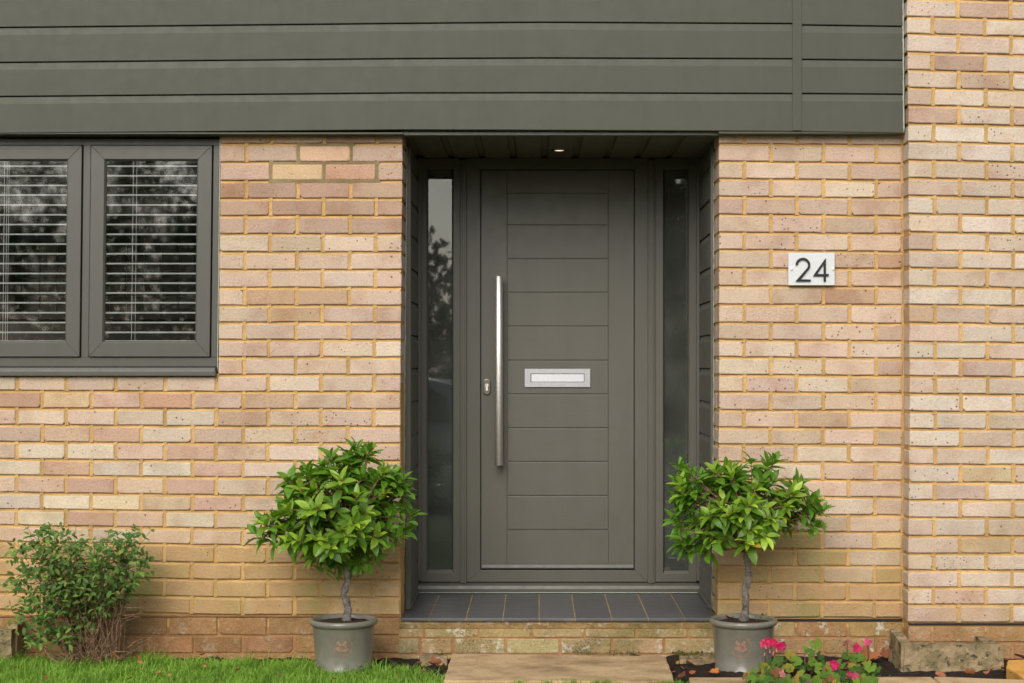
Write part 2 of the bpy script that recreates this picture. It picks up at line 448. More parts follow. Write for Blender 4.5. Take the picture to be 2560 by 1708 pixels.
# soil bed along the wall
g = MB(); NX, NY = 260, 44; vs = []; fs = []
for i in range(NX + 1):
    x = lerp(-3.3, 3.3, i / NX)
    for j in range(NY + 1):
        y = lerp(-0.78, 0.03, j / NY)
        z = -0.012 + 0.012 * mnoise.noise(Vector((x * 9, y * 9, 3))) + 0.009 * mnoise.noise(Vector((x * 34, y * 34, 7))) + 0.006 * mnoise.noise(Vector((x * 80, y * 80, 7)))
        if x > 0.4: z += 0.012
        if y < -0.6: z -= (-0.6 - y) * 0.25
        vs.append((x, y, z))
for i in range(NX):
    for j in range(NY):
        a = i * (NY + 1) + j; fs.append((a, a + 1, a + NY + 2, a + NY + 1))
g.add(vs, fs); tag(g.build('soil_bed', 'soil', smooth=True), kind='structure')

# ================================================================== BRICK WALLS
def brick_mesh(L, H, dep, seed, chip=0.0025):
    """weathered brick, front at y=0; 48 triangles"""
    r = random.Random(seed); j = lambda a: r.uniform(-a, a)
    w, h = L / 2, H / 2; c = lambda: r.uniform(0.0015, 0.004) if r.random() < 0.88 else r.uniform(0.006, 0.013)
    c1, c2, c3, c4 = c(), c(), c(), c()
    per = [(-w + j(chip * .5), -h + c1), (-w + c1, -h + j(chip * .5)), (j(w * .5), -h + j(chip * .6)), (w - c2, -h + j(chip * .5)), (w + j(chip * .5), -h + c2),
           (w + j(chip * .5), h - c3), (w - c3, h + j(chip * .5)), (j(w * .5), h + j(chip * .6)), (-w + c4, h + j(chip * .5)), (-w + j(chip * .5), h - c4)]
    n = len(per); e = 0.0022
    def inset(x, z): return (x * (1 - e * 1.6 / w), z * (1 - e * 1.6 / h))
    vs = [(*inset(x, z)[:1], 0.0, inset(x, z)[1]) for x, z in per] + [(x, e, z) for x, z in per] + [(x, dep, z) for x, z in per]
    fs = [tuple(range(n))]
    for k in (0, n):
        for i in range(n): fs.append((k + i, k + n + i, k + n + (i + 1) % n, k + (i + 1) % n))
    me = bpy.data.meshes.new('brick'); me.from_pydata(vs, [], fs)
    bm = bmesh.new(); bm.from_mesh(me); bmesh.ops.recalc_face_normals(bm, faces=bm.faces); bm.to_mesh(me); bm.free()
    return me
BL, BH = 0.215, 0.066
BM_FULL = [brick_mesh(BL, BH, 0.05, 100 + i) for i in range(12)]
BM_HALF = [brick_mesh(0.1025, BH, 0.05, 200 + i) for i in range(8)]
BM_DEEP = [brick_mesh(BL, BH, 0.1025, 300 + i) for i in range(5)]     # stretcher at a corner
BM_HEAD = [brick_mesh(0.1025, BH, 0.2145, 400 + i) for i in range(5)]  # header at a corner
for me in BM_FULL + BM_HALF + BM_DEEP + BM_HEAD: me.materials.append(M['brick'])
def pcopy(l_):
    r_ = []
    for me in l_:
        m2 = me.copy(); m2.materials.clear(); m2.materials.append(M['plinth']); r_.append(m2)
    return r_
PM_FULL, PM_HALF = pcopy(BM_FULL), pcopy(BM_HALF)

BK = 0.90          # bricks' own reflectance against how bright they photograph
brng = random.Random(77)
PAL_TOP = [(200, 166, 140), (208, 176, 152), (192, 158, 134), (210, 180, 156), (202, 172, 150), (186, 152, 128)]  # browner top bricks, with the cladding's shade also worked into the colour
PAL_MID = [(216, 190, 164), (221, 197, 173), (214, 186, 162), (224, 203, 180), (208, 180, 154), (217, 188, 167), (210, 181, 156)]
PAL_PINK = [(224, 200, 172), (216, 184, 162), (210, 174, 154), (228, 210, 184), (220, 194, 168), (224, 205, 184), (212, 184, 158)]
PAL_PIER = [(218, 198, 176), (223, 205, 185), (216, 192, 170), (225, 208, 190), (214, 190, 166), (210, 184, 162)]
PAL_LOW = [(212, 174, 126), (208, 170, 122), (216, 182, 136)]
# bricks that stand out (2350-px survey positions)
SPECIAL = [(745, 354, (228, 186, 156)), (683, 396, (224, 190, 150)), (806, 396, (212, 166, 140)),
 (45, 920, (190, 146, 122)), (380, 920, (204, 154, 130)), (150, 920, (222, 190, 150)), (268, 997, (206, 164, 144)), (160, 997, (208, 172, 148)), (30, 1036, (212, 162, 142)), (435, 1036, (208, 168, 146)),
 (385, 1077, (226, 214, 194)), (500, 1077, (214, 174, 154)), (155, 1077, (208, 168, 142)), (60, 1077, (222, 204, 180)),
 (95, 1113, (214, 178, 156)), (207, 1113, (200, 158, 140)), (325, 1113, (222, 190, 164)), (440, 1113, (206, 166, 148)), (555, 1113, (212, 190, 166)),
 (265, 1152, (236, 212, 174)), (495, 1152, (208, 168, 150)), (380, 1152, (214, 186, 154)), (95, 1190, (232, 218, 190)), (205, 1190, (204, 158, 138)), (320, 1190, (218, 182, 158)), (435, 1190, (224, 210, 184)),
 (555, 960, (190, 156, 132)), (610, 920, (196, 162, 136)), (530, 437, (176, 134, 110)), (700, 682, (196, 160, 130)), (620, 682, (198, 160, 128)), (680, 722, (194, 160, 128)),
 (1950, 682, (194, 158, 132)), (2040, 598, (190, 152, 124)), (1900, 964, (196, 164, 136)), (2110, 722, (196, 162, 134)), (2115, 556, (192, 162, 146)),
 (1820, 1258, (190, 166, 112)), (1730, 1290, (186, 162, 108)), (1890, 1290, (190, 168, 114)), (1830, 1322, (188, 162, 108)), (1740, 1322, (186, 160, 106)), (2000, 1322, (190, 160, 106)),
 (400, 1320, (196, 180, 112)), (350, 1350, (200, 180, 114)), (2250, 1250, (206, 184, 148)), (2310, 1080, (208, 186, 148))]
def brick_colour(px, py, pal):
    x, y = px / 1.0894, py / 1.0894
    for sx, sy, c in SPECIAL:
        if abs(x - sx) < 50 and abs(y - sy) < 17: return tuple(lerp(sum(q[i] for q in pal) / len(pal), c[i], 0.78) + (-1, 3, 2)[i] for i in range(3))
    c = brng.choice(pal); k = brng.uniform(0.955, 1.045); m_ = [sum(p[i] for p in pal) / len(pal) for i in range(3)]
    return tuple(min(250, (lerp(m_[i], c[i], 0.75) + (-2, 2, 4)[i]) * k + brng.uniform(-2, 2)) for i in range(3))

def put_brick(parent, x0, x1, t, b, Y, pal, meshes, std, stain=0.0, tilt=0.0, k=BK):
    s = sca(Y); w_, h_ = (x1 - x0) / s, (b - t) / s
    o = link('brick', brng.choice(meshes), parent)
    c = P((x0 + x1) / 2, (t + b) / 2, Y)
    o.location = c + Vector((0, brng.uniform(-0.0012, 0.0015), 0)) - wloc(parent)
    o.scale = (w_ / std * (-1 if brng.random() < 0.5 else 1), 1.0, h_ / BH)
    o.rotation_euler = (0, tilt, brng.uniform(-0.004, 0.004))
    o.color = srgb(brick_colour((x0 + x1) / 2, (t + b) / 2, pal), k, stain)
    return o

# surveyed bed joints (lower arris of each course)
L590 = [357.3, 403.3, 449.7, 494.3, 537.7, 583.2, 628.3, 672.6, 717.2, 761.9, 804.4, 847.8, 891.2, 935, 977.8, 1020.7, 1064.7, 1106.5, 1151, 1191.9, 1237.2, 1276.8, 1320, 1361.3, 1406.6, 1448.4, 1492.5, 1536.5]
L25 = [975, 1018.2, 1060, 1103.2, 1145.9, 1186.3, 1229.5, 1271.3, 1311.7, 1353, 1395.3, 1437.6, 1480.3, 1523]
R2200 = [360.8, 406.3, 448.8, 493.4, 538, 582.7, 627.4, 669.8, 715, 759.6, 806.9, 850.8, 894, 937.9, 981, 1025, 1069, 1111, 1155, 1199, 1241.6, 1286.5, 1328.8, 1371.4, 1414.1, 1456.4, 1500.4, 1543]
R1810 = [357.3, 401.1, 444.5, 489.1, 533.8, 578.5, 621.8, 667.8, 713.3, 759.3, 804.4, 847.4, 890.7, 935, 978.3] + [v - 2.0 for v in R2200[15:23]] + [v - 0.8 for v in R2200[23:]]
PIER = [40.2, 83.4, 129.3, 174.1, 218.1, 262.1, 307.3, 352.8, 399.1, 443.9, 487.9, 533.4, 578.5, 624.3, 668.3, 714.2, 759.8, 805.7, 852.7, 894.8, 938.8, 982.8, 1026.9, 1070.9, 1114.9, 1159.3, 1204.2, 1248.2, 1292.2, 1338.4, 1382.4, 1424.2, 1466.9, 1510, 1555]
JW = 8.6
def bot_left(i, x):
    if i < 14: return L590[i]
    return lerp(L25[i - 14], L590[i], max(-0.3, min(1.0, (x - 25) / 565)))
def bot_right(i, x): return lerp(R1810[i], R2200[i], max(-0.1, min(1.15, (x - 1810) / 390)))
PB = [40.2 - 45 * k for k in (4, 3, 2, 1)] + PIER
def bot_pier(i, x):
    y = PB[i]; return y + (x - 2330) / 210 * pw(y, [0, 600, 1000, 1500], [6, 4, 2, 0])

def bed_strip(mb, f_low, f_up, xs, Y):
    """weather-struck bed joint: set back under the brick above, flush on the brick below"""
    n = len(xs); vs = []
    for x in xs: vs.append(P(x, f_up(x) - 0.6, Y) + Vector((0, 0.0125, 0)))
    for x in xs: vs.append(P(x, f_up(x) + 3.2, Y) + Vector((0, 0.0088, 0)))
    for x in xs: vs.append(P(x, f_low(x) + 1.2, Y) + Vector((0, 0.0018, 0)))
    fs = []
    for k in (0, n):
        for i in range(n - 1): fs.append((k + i, k + i + 1, k + n + i + 1, k + n + i))
    mb.add(vs, fs)

# ---- left wall
wall_l = thing('brick_wall', (ux(300), 0.05, 0), 'buff brick wall with ochre joints between the window and the porch', 'brick wall')
def shl(y): return pw(y, [340, 978, 1520], [8, 0, -3])
JA = [-209, -84, 42.3, 166.3, 289.7, 413, 541, 670.7, 803, 935]
JB = [-270, -146, -20, 105.6, 228.5, 354, 482, 609, 738.5, 870.5]
def edge_l(y): return pw(y, [340, 960, 1500], [1006.5, 1001, 998.6])
def win_edge(y): return pw(y, [340, 930], [550.5, 545.5])
YR = 0.215
mort = MB(); REV = []
for i in range(28):
    js = JA if i % 2 == 0 else JB
    yb = L590[i]; sh = shl(yb); e = edge_l(yb - 18)
    xs = [j + sh for j in js] + [e + JW / 2]
    for k in range(len(xs) - 1):
        x0, x1 = xs[k] + JW / 2, xs[k + 1] - JW / 2
        last = k == len(xs) - 2
        if i < 14:
            we = win_edge(yb - 18)
            if x1 < we + 12: continue
            x0 = max(x0, we + 1.0)
        xc = (x0 + x1) / 2
        b = bot_left(i, xc)
        t = (bot_left(i - 1, xc) if i else 316.0) + JW - 1.2
        if i == 0: t = 318
        short = (x1 - x0) < 95
        tilt = math.atan2(bot_left(i, x1) - bot_left(i, x0), x1 - x0)
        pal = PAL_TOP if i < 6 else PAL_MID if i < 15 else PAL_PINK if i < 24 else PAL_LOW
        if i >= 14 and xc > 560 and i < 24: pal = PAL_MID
        if last:
            ms, st = (BM_HEAD, 0.1025) if short else (BM_DEEP, BL)
        else: ms, st = (BM_HALF, 0.1025) if short else (BM_FULL, BL)
        stain = 0.0 if i < 22 else (0.25, 0.45, 0.6, 0.75, 0.85, 0.9)[i - 22]
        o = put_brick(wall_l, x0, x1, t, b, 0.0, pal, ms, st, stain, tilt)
        if last and not short:      # brick behind the corner stretcher, seen in the reveal
            r = MB().box(ux(e - 20), ux(e), 0.112, YR - 0.0005, uz(b), uz(t))
            REV.append((r, o.color, wall_l))
    # perpends
    for k, x in enumerate(xs[:-1]):
        if i < 14 and x < win_edge(yb - 18) + 4: continue
        b = bot_left(i, x); t = (bot_left(i - 1, x) if i else 318) - 1
        y0, y1 = P(x - JW / 2 - 0.6, t), P(x + JW / 2 + 0.6, b + 2)
        mort.add([(y0.x, 0.0045, y0.z), (y1.x, 0.0025, y0.z), (y1.x, 0.0035, y1.z), (y0.x, 0.0045, y1.z)], [(0, 3, 2, 1)])
    if i < 27:
        lo, hi = (win_edge(yb), edge_l(yb) - 1) if i < 13 else (-330, edge_l(yb) - 1)
        xs2 = [lerp(lo, hi, q / 24) for q in range(25)]
        j1 = [brng.uniform(-0.9, 0.9) for _ in xs2]
        bed_strip(mort, lambda x: bot_left(i, x) + JW - 1.2 + j1[0], lambda x: bot_left(i, x), xs2, 0.0)
# body of the wall (behind the faces), with the window opening left free
we = ux(547); el = ux(1001)
mort.box(we, el, 0.0135, YR - 0.004, 0.12, uz(316))
mort.box(-3.3, we - 0.0005, 0.0135, YR - 0.004, 0.12, uz(941))
mort.build('mortar', 'mortar', wall_l)
# darker cement round the three replaced bricks
mg = MB()
for (x0, x1, t, b) in [(741, 886, 358.5, 367.5), (741, 752, 358.5, 412), (875, 887, 358.5, 412), (672, 950, 404.5, 413.5), (671, 682, 404.5, 456), (804, 817, 404.5, 456), (938, 950, 404.5, 456), (671, 950, 448, 457.5)]:
    a, c = P(x0, t), P(x1, b)
    hz_ = 0.0 if x1 - x0 > 40 else 0.0011
    mg.box(a.x, c.x, 0.0012 + hz_, 0.005, c.z, a.z)
mg.build('cement_joint', 'mortar_grey', wall_l)
for r, colr, par in REV:
    o = r.build('brick', 'brick', par, bevel=0.0022); o.color = colr
REV = []

# ---- wall right of the porch
wall_r = thing('brick_wall', (ux(2030), 0.05, 0), 'narrow buff brick wall between the porch and the projecting pier, carrying the house number', 'brick wall')
JE = [1861.3, 1992, 2124]; JO = [1927.5, 2059, 2190.5]
def shr(y): return pw(y, [340, 980, 1500], [0.5, 0, -4.5])
def edge_r(y): return pw(y, [340, 1000, 1500], [1798, 1798, 1794])
def corner_r(y): return pw(y, [340, 900, 1500], [2256, 2259, 2255])
mort = MB()
for i in range(28):
    js = JE if i % 2 == 0 else JO
    yb = R1810[i]; sh = shr(yb); e = edge_r(yb - 18); co = corner_r(yb - 18)
    xs = [e - JW / 2] + [j + sh for j in js] + [co - 1.5 + JW / 2 - (3 if i % 2 == 0 else 0)]
    for k in range(len(xs) - 1):
        x0, x1 = xs[k] + JW / 2, xs[k + 1] - JW / 2
        xc = (x0 + x1) / 2; first = k == 0
        b = bot_right(i, xc); t = bot_right(i - 1, xc) + JW - 1.2 if i else 320
        short = (x1 - x0) < 95
        tilt = math.atan2(bot_right(i, x1) - bot_right(i, x0), x1 - x0)
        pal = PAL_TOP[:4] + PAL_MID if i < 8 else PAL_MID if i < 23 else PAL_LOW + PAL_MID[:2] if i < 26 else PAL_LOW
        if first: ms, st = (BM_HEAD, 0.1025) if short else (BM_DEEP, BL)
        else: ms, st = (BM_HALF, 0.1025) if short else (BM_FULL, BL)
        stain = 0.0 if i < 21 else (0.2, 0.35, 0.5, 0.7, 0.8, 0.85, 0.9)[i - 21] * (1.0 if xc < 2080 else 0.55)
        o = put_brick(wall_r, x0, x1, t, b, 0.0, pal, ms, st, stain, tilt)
        if first and not short:
            REV.append((MB().box(ux(e), ux(e + 20), 0.112, YR - 0.0005, uz(b), uz(t)), o.color, wall_r))
    for x in xs[1:]:
        b = bot_right(i, x); t = (bot_right(i - 1, x) if i else 320) - 1
        y0, y1 = P(x - JW / 2 - 0.6, t), P(x + JW / 2 + 0.6, b + 2)
        mort.add([(y0.x, 0.0045, y0.z), (y1.x, 0.0025, y0.z), (y1.x, 0.0035, y1.z), (y0.x, 0.0045, y1.z)], [(0, 3, 2, 1)])
    if i < 27:
        xs2 = [lerp(e + 1, co + 3, q / 16) for q in range(17)]
        bed_strip(mort, lambda x: bot_right(i, x) + JW - 1.2, lambda x: bot_right(i, x), xs2, 0.0)
mort.box(ux(1798) + 0.004, ux(2262), 0.0135, YR - 0.004, 0.12, uz(318))
mort.build('mortar', 'mortar', wall_r)
for r, colr, par in REV:
    o = r.build('brick', 'brick', par, bevel=0.0022); o.color = colr

# ---- projecting pier at the right
YP = -0.108
pier = thing('brick_pier', (ux(2480), 0.0, 0), 'projecting buff brick pier at the right edge, rising past the cladding', 'brick pier')
def shp(y): return pw(y, [0, 600, 1100, 1540], [-6.5, 0, 1.5, -4])
def edge_p(y): return pw(y, [-180, 0, 300, 1000, 1540], [2264, 2267.5, 2271, 2275, 2270])
PJ0 = [2401.5, 2533.5, 2665, 2797]; PJ1 = [2337.4, 2468.6, 2599, 2731, 2862]
mort = MB()
for i in range(len(PB)):
    par = (i - 4) % 2 == 0
    yb = PB[i]; sh = shp(yb - 18); e = edge_p(yb - 18)
    xs = [e - JW / 2] + [j + sh for j in (PJ0 if par else PJ1)]
    for k in range(len(xs) - 1):
        x0, x1 = xs[k] + JW / 2, xs[k + 1] - JW / 2; xc = (x0 + x1) / 2
        b = bot_pier(i, xc); t = bot_pier(i - 1, xc) + JW - 1.0 if i else yb - 36
        short = (x1 - x0) < 95
        tilt = math.atan2(bot_pier(i, x1) - bot_pier(i, x0), x1 - x0)
        ms, st = (BM_HALF, 0.1025) if short else (BM_FULL, BL)
        if k == 0: ms, st = (BM_HEAD, 0.1025) if short else (BM_DEEP, BL)
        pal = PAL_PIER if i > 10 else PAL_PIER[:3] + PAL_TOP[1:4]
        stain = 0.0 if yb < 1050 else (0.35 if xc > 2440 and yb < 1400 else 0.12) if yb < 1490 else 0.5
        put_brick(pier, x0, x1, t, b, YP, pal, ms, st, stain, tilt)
    for x in xs[1:]:
        b = bot_pier(i, x); t = (bot_pier(i - 1, x) if i else yb - 40) - 1
        y0, y1 = P(x - JW / 2 - 0.6, t, YP), P(x + JW / 2 + 0.6, b + 2, YP)
        mort.add([(y0.x, YP + 0.0045, y0.z), (y1.x, YP + 0.0025, y0.z), (y1.x, YP + 0.0035, y1.z), (y0.x, YP + 0.0045, y1.z)], [(0, 3, 2, 1)])
    if i < len(PB) - 1:
        xs2 = [lerp(e + 1, 2860, q / 20) for q in range(21)]
        bed_strip(mort, lambda x: bot_pier(i, x) + JW - 1.0, lambda x: bot_pier(i, x), xs2, YP)
mort.box(ux(2272, YP) + 0.006, ux(2860, YP), YP + 0.0135, 0.3, 0.12, uz(-185, YP))
mort.build('mortar', 'mortar', pier)

# ---- plinth below the damp proof course
def plinth_row(parent, rows, Y, cols, alpha, mb):
    for (t, b, js, lo, hi) in rows:
        xs = [lo] + [j for j in js if lo + 15 < j < hi - 15] + [hi]
        for k in range(len(xs) - 1):
            x0, x1 = xs[k] + (3.5 if k else 0), xs[k + 1] - (3.5 if k < len(xs) - 2 else 0)
            short = (x1 - x0) < 95
            o = put_brick(parent, x0, x1, t, b, Y, [(150, 110, 70)], PM_HALF if short else PM_FULL, 0.1025 if short else BL)
            c = brng.choice(cols); o.color = srgb(tuple(v * brng.uniform(0.97, 1.03) for v in c), BK, alpha)
PT = 1548
pl = thing('plinth', (ux(480), 0.03, 0), 'dark weathered brick plinth below the left wall behind the pot and shrub', 'plinth')
BRN = [(186, 142, 100), (181, 137, 96), (190, 147, 104), (184, 140, 99)]
jsl = [-146, -20, 105, 230, 354, 480, 545, 670, 800, 930]
plinth_row(pl, [(1544, 1587, [-80, 48, 170, 295, 420, 545, 669, 798, 930], -330, 1000), (1592, 1632, [-140, -15, 110, 235, 360, 485, 606, 735, 866], -330, 1000), (1637, 1676, [-80, 48, 170, 295, 420, 545, 669, 798, 930], -330, 1000)], 0.004, BRN, 0.3, None)
MB().box(-3.3, ux(1000), 0.0095, 0.2, -0.15, 0.1195).build('mortar', 'mortar_low', pl)
m_ = MB().box(-3.3, ux(998), -0.002, 0.01, uz(1541.5), uz(1538.5)); m_.build('damp_proof_course', 'mortar_low', pl)
pr = thing('plinth', (ux(2030), 0.03, 0), 'lime-crusted brick plinth below the house number wall, right of the pot', 'plinth')
plinth_row(pr, [(1556, 1592, [1860, 1990, 2120], 1790, 2257), (1597, 1634, [1925, 2055, 2190], 1790, 2257), (1638, 1672, [1860, 1990, 2120], 1790, 2257)], 0.006, [(202, 168, 122), (198, 162, 116), (192, 152, 106), (186, 146, 102)], 0.9, None)
MB().box(ux(1785), ux(2262), 0.010, 0.2, -0.15, 0.1195).build('mortar', 'mortar_low', pr)
MB().box(ux(1790), ux(2256), 0.001, 0.012, uz(1553), uz(1548.5)).build('damp_proof_course', 'dpc', pr)
pp = thing('plinth', (ux(2480), -0.05, 0), 'brown brick plinth of the pier behind the concrete gully block', 'plinth')
plinth_row(pp, [(1567, 1605, [2331, 2465, 2600, 2735], 2272, 2860), (1610, 1648, [2400, 2532, 2665, 2800], 2272, 2860), (1652, 1690, [2331, 2465, 2600, 2735], 2272, 2860)], YP + 0.006, [(192, 148, 106), (186, 144, 102), (198, 158, 116)], 0.35, None)
MB().box(ux(2274, YP), ux(2860, YP), YP + 0.012, 0.25, -0.15, 0.1195).build('mortar', 'mortar_low', pp)
MB().box(ux(2273, YP), ux(2860, YP), YP + 0.002, YP + 0.02, uz(1563, YP), uz(1559.5, YP)).build('damp_proof_course', 'dpc', pp)

# ================================================================== CLADDING ABOVE
YC = -0.060
clad = thing('cladding', (ux(1000), -0.03, 2.2), 'grey green horizontal board cladding across the upper storey', 'cladding')
LX = [-330, 0, 1000, 1345, 1981]
LL = [[-107, -106, -117, -120, -117], [-15, -18, -28.4, -31.4, -28], [74, 70, 59.6, 56.6, 60], [161, 157.4, 147.7, 146, 148], [246, 242.6, 233.6, 233, 235], [336, 333, 324, 325, 328]]
RX = [2004, 2257]
RL = [[-117, -114], [-26, -22], [63.4, 67], [149.6, 151.8], [234.9, 236.7], [328.5, 332.7]]
def board(parent, top, bot, X, T, B, last):
    n = 26; vs = []; fs = []
    prof_n = 6
    for q in range(n + 1):
        x = lerp(X[0], X[-1], q / n)
        zt = uz(pw(x, X, T), YC); zb = uz(pw(x, X, B), YC); xx = ux(x, YC)
        g_ = 0.0 if last else 0.0038
        pf = [(YC + 0.030, zt - 0.0005), (YC + 0.0072, zt - 0.0005), (YC + 0.0050, zt - 0.010), (YC + 0.0008, zt - 0.0275), (YC, zt - 0.0305), (YC, zb + g_ + 0.002), (YC + 0.002, zb + g_), (YC + 0.030, zb + g_)]
        prof_n = len(pf); vs += [(xx, y, z) for y, z in pf]
    for q in range(n):
        for k in range(prof_n - 1):
            a = q * prof_n + k; fs.append((a, a + 1, a + 1 + prof_n, a + prof_n))
    MB().add(vs, fs).build('board', 'clad', parent, fix=True)
for k in range(5):
    board(clad, 0, 0, LX, LL[k], LL[k + 1], k == 4)
    board(clad, 0, 0, RX, RL[k], RL[k + 1], k == 4)
MB().pbox(1981, 2004.5, -120, 327, YC - 0.004, 0.03, YC).build('cover_strip', 'clad', clad, bevel=0.002, seg=2)
MB().box(ux(-330, YC), ux(2257, YC), YC + 0.031, 0.0, uz(326, YC), uz(-118, YC)).build('backing', 'gasket', clad)
MB().box(ux(-330, YC), ux(1007, YC), YC + 0.004, 0.0, uz(333, YC) - 0.004, uz(333, YC) + 0.004).build('bottom_trim', 'clad', clad, bevel=0.001)
MB().box(ux(1797, YC), ux(2256, YC), YC + 0.004, -0.001, uz(331, YC) - 0.005, uz(331, YC) + 0.004).build('bottom_trim', 'clad', clad, bevel=0.001)
sb = MB(); r_ = random.Random(3)
sb.tube([P(2257.5 + r_.uniform(-.5, .5) + pw(y, [-100, 330], [-1.5, 1.0]), y, YC) + Vector((0.002, 0.003, 0)) for y in range(-100, 336, 8)], [0.0042 + r_.uniform(-.0008, .0008) for _ in range(-100, 336, 8)], 6)
sb.build('sealant_bead', 'seal', clad, smooth=True)

# ================================================================== WINDOW
YW = 0.028
def lean(py): return pw(py, [340, 940], [3.0, -4.0])
def wrect(mb, x0, x1, t, b, Y, dep, l0=True, l1=True):
    """upright member that follows the window's slight lean"""
    vs = []
    for y_ in (Y, Y + dep):
        for (x, yy, lf) in ((x0, t, l0), (x1, t, l1), (x1, b, l1), (x0, b, l0)):
            q = P(x + (lean(yy) if lf else 0), yy, YW); vs.append((q.x, y_, q.z))
    mb.add(vs, [(0, 1, 2, 3), (7, 6, 5, 4), (0, 4, 5, 1), (1, 5, 6, 2), (2, 6, 7, 3), (3, 7, 4, 0)])
def mitred(mb, x0, x1, t, b, wd, Y, dep, prof=0.0):
    """four mitred members; outer rect to inner rect"""
    o_ = [(x0, t), (x1, t), (x1, b), (x0, b)]; i_ = [(x0 + wd[0], t + wd[1]), (x1 - wd[2], t + wd[1]), (x1 - wd[2], b - wd[3]), (x0 + wd[0], b - wd[3])]
    q = lambda p: P(p[0] + lean(p[1]), p[1], YW)
    for k in range(4):
        a, b_, c, d = o_[k], o_[(k + 1) % 4], i_[(k + 1) % 4], i_[k]
        A, B_, C, D_ = q(a), q(b_), q(c), q(d)
        vs = [(A.x, Y, A.z), (B_.x, Y, B_.z), (C.x, Y + prof, C.z), (D_.x, Y + prof, D_.z)] + [(v.x, Y + dep, v.z) for v in (A, B_, C, D_)]
        mb.add(vs, [(0, 1, 2, 3), (7, 6, 5, 4), (0, 4, 5, 1), (1, 5, 6, 2), (2, 6, 7, 3), (3, 7, 4, 0)])
win = thing('casement_window', P(270, 940, YW), 'grey green framed casement window with two sashes above the shrub', 'window')
f = MB()
wrect(f, -330, 546, 347, 363, YW, 0.07, False); wrect(f, -330, 546, 893.5, 917, YW, 0.07, False)
wrect(f, 531, 546, 363, 893.5, YW, 0.07); wrect(f, 206, 224.5, 363, 893.5, YW, 0.07); wrect(f, -125, -106, 363, 893.5, YW, 0.07)
f.build('frame', 'wpaint', win, bevel=0.0015)
wrect(g := MB(), -330, 547, 362, 894, YW + 0.035, 0.03, False); 
# dark rebate seal round each sash (ring only)
gk = MB()
for (x0, x1) in ((224.5, 531), (-106, 206)):
    mitred(gk, x0, x1, 362.5, 894, (8, 8, 8, 8), YW + 0.02, 0.02)
gk.build('rebate_seal', 'gasket', win)
SASH = [(226.8, 528.7), (-104, 203.8)]
for (x0, x1) in SASH:
    s_ = MB(); mitred(s_, x0, x1, 365, 892, (34, 34, 34, 36), YW - 0.012, 0.05)
    so = s_.build('sash', 'wpaint', win, bevel=0.0016, seg=2)
    bd = MB(); mitred(bd, x0 + 34, x1 - 34, 399, 856, (3.5, 3.5, 3.5, 3.5), YW - 0.010, 0.02, 0.008); bd.build('glazing_bead', 'wpaint', so)
    pn = MB(); wrect(pn, x0 + 36, x1 - 36, 401, 854, YW + 0.004, 0.004); pn.build('pane', 'glass', so)
s_ = MB().xprism([(YW - 0.052, uz(940)), (YW - 0.052, uz(928)), (YW - 0.044, uz(919.5)), (YW + 0.05, uz(916.5)), (YW + 0.05, uz(936)), (YW - 0.03, uz(940))], ux(-330), ux(540))
s_.build('sill', 'wpaint', win, bevel=0.002, seg=2)
MB().box(ux(534), ux(541.5), YW - 0.054, YW + 0.03, uz(940.5), uz(927)).build('sill_end_cap', 'wpaint', win, bevel=0.003, seg=2)
MB().box(ux(-330), ux(547), YC + 0.02, YW + 0.06, uz(341, 0.0), uz(331, 0.0)).build('head_trim', 'wpaint', win)
sb = MB().tube([P(549 + lean(y) - 1.5, y, 0.004) for y in range(340, 935, 12)], 0.0025, 5); sb.build('sealant_bead', 'seal', win, smooth=True)

# blinds inside the double glazing
SY = [212, 272, 332, 392, 454, 515, 575, 636, 697, 757, 818, 880, 940, 1001, 1062, 1124, 1185, 1246]
YB = YW + 0.016
for bi, (x0, x1) in enumerate(SASH):
    lab = ['white venetian blind with level slats in the right sash', 'white venetian blind with level slats in the left sash'][bi]
    bl = thing('venetian_blind', P((x0 + x1) / 2, 853, YB), lab, 'blind', 'blinds in the window')
    for q in SY:
        y = 330 + q / 2.489
        a, b = P(x0 + 35 + lean(y), y, YB), P(x1 - 35.5 + lean(y), y, YB); dz = 0.0018
        m_ = MB(); vs = []
        cur = [(-0.0072, -0.0034), (-0.0036, -0.0010), (0, 0.0006), (0.0036, 0.0018), (0.0072, 0.0022)]
        for e_ in (a, b):
            for (yy, zz) in cur: vs.append((e_.x, YB + yy, e_.z + zz + dz / 2))
            for (yy, zz) in reversed(cur): vs.append((e_.x, YB + yy, e_.z + zz - dz / 2))
        k = 10; fs = [tuple(range(k)), tuple(range(2 * k - 1, k - 1, -1))] + [(i, i + k, (i + 1) % k + k, (i + 1) % k) for i in range(k)]
        m_.add(vs, fs).build('slat', 'white', bl)
    y = 852.5; a, b = P(x0 + 35 + lean(y), y, YB), P(x1 - 35.5 + lean(y), y, YB)
    MB().box(a.x, b.x, YB - 0.007, YB + 0.007, a.z - 0.002, a.z + 0.002).build('bottom_rail', 'white', bl, bevel=0.0005)
    for cx_ in (((825, 1.0), (847, 0.6)) if bi == 0 else ((24, 1.0), (40, 0.7), (52, 0.5))):
        px = cx_[0] / 2.489
        MB().tube([P(px + lean(y) , y, YB - 0.008) for y in (401, 550, 700, 852)], 0.0009 * (0.6 + 0.5 * cx_[1]), 5).build('ladder_cord', 'white', bl)

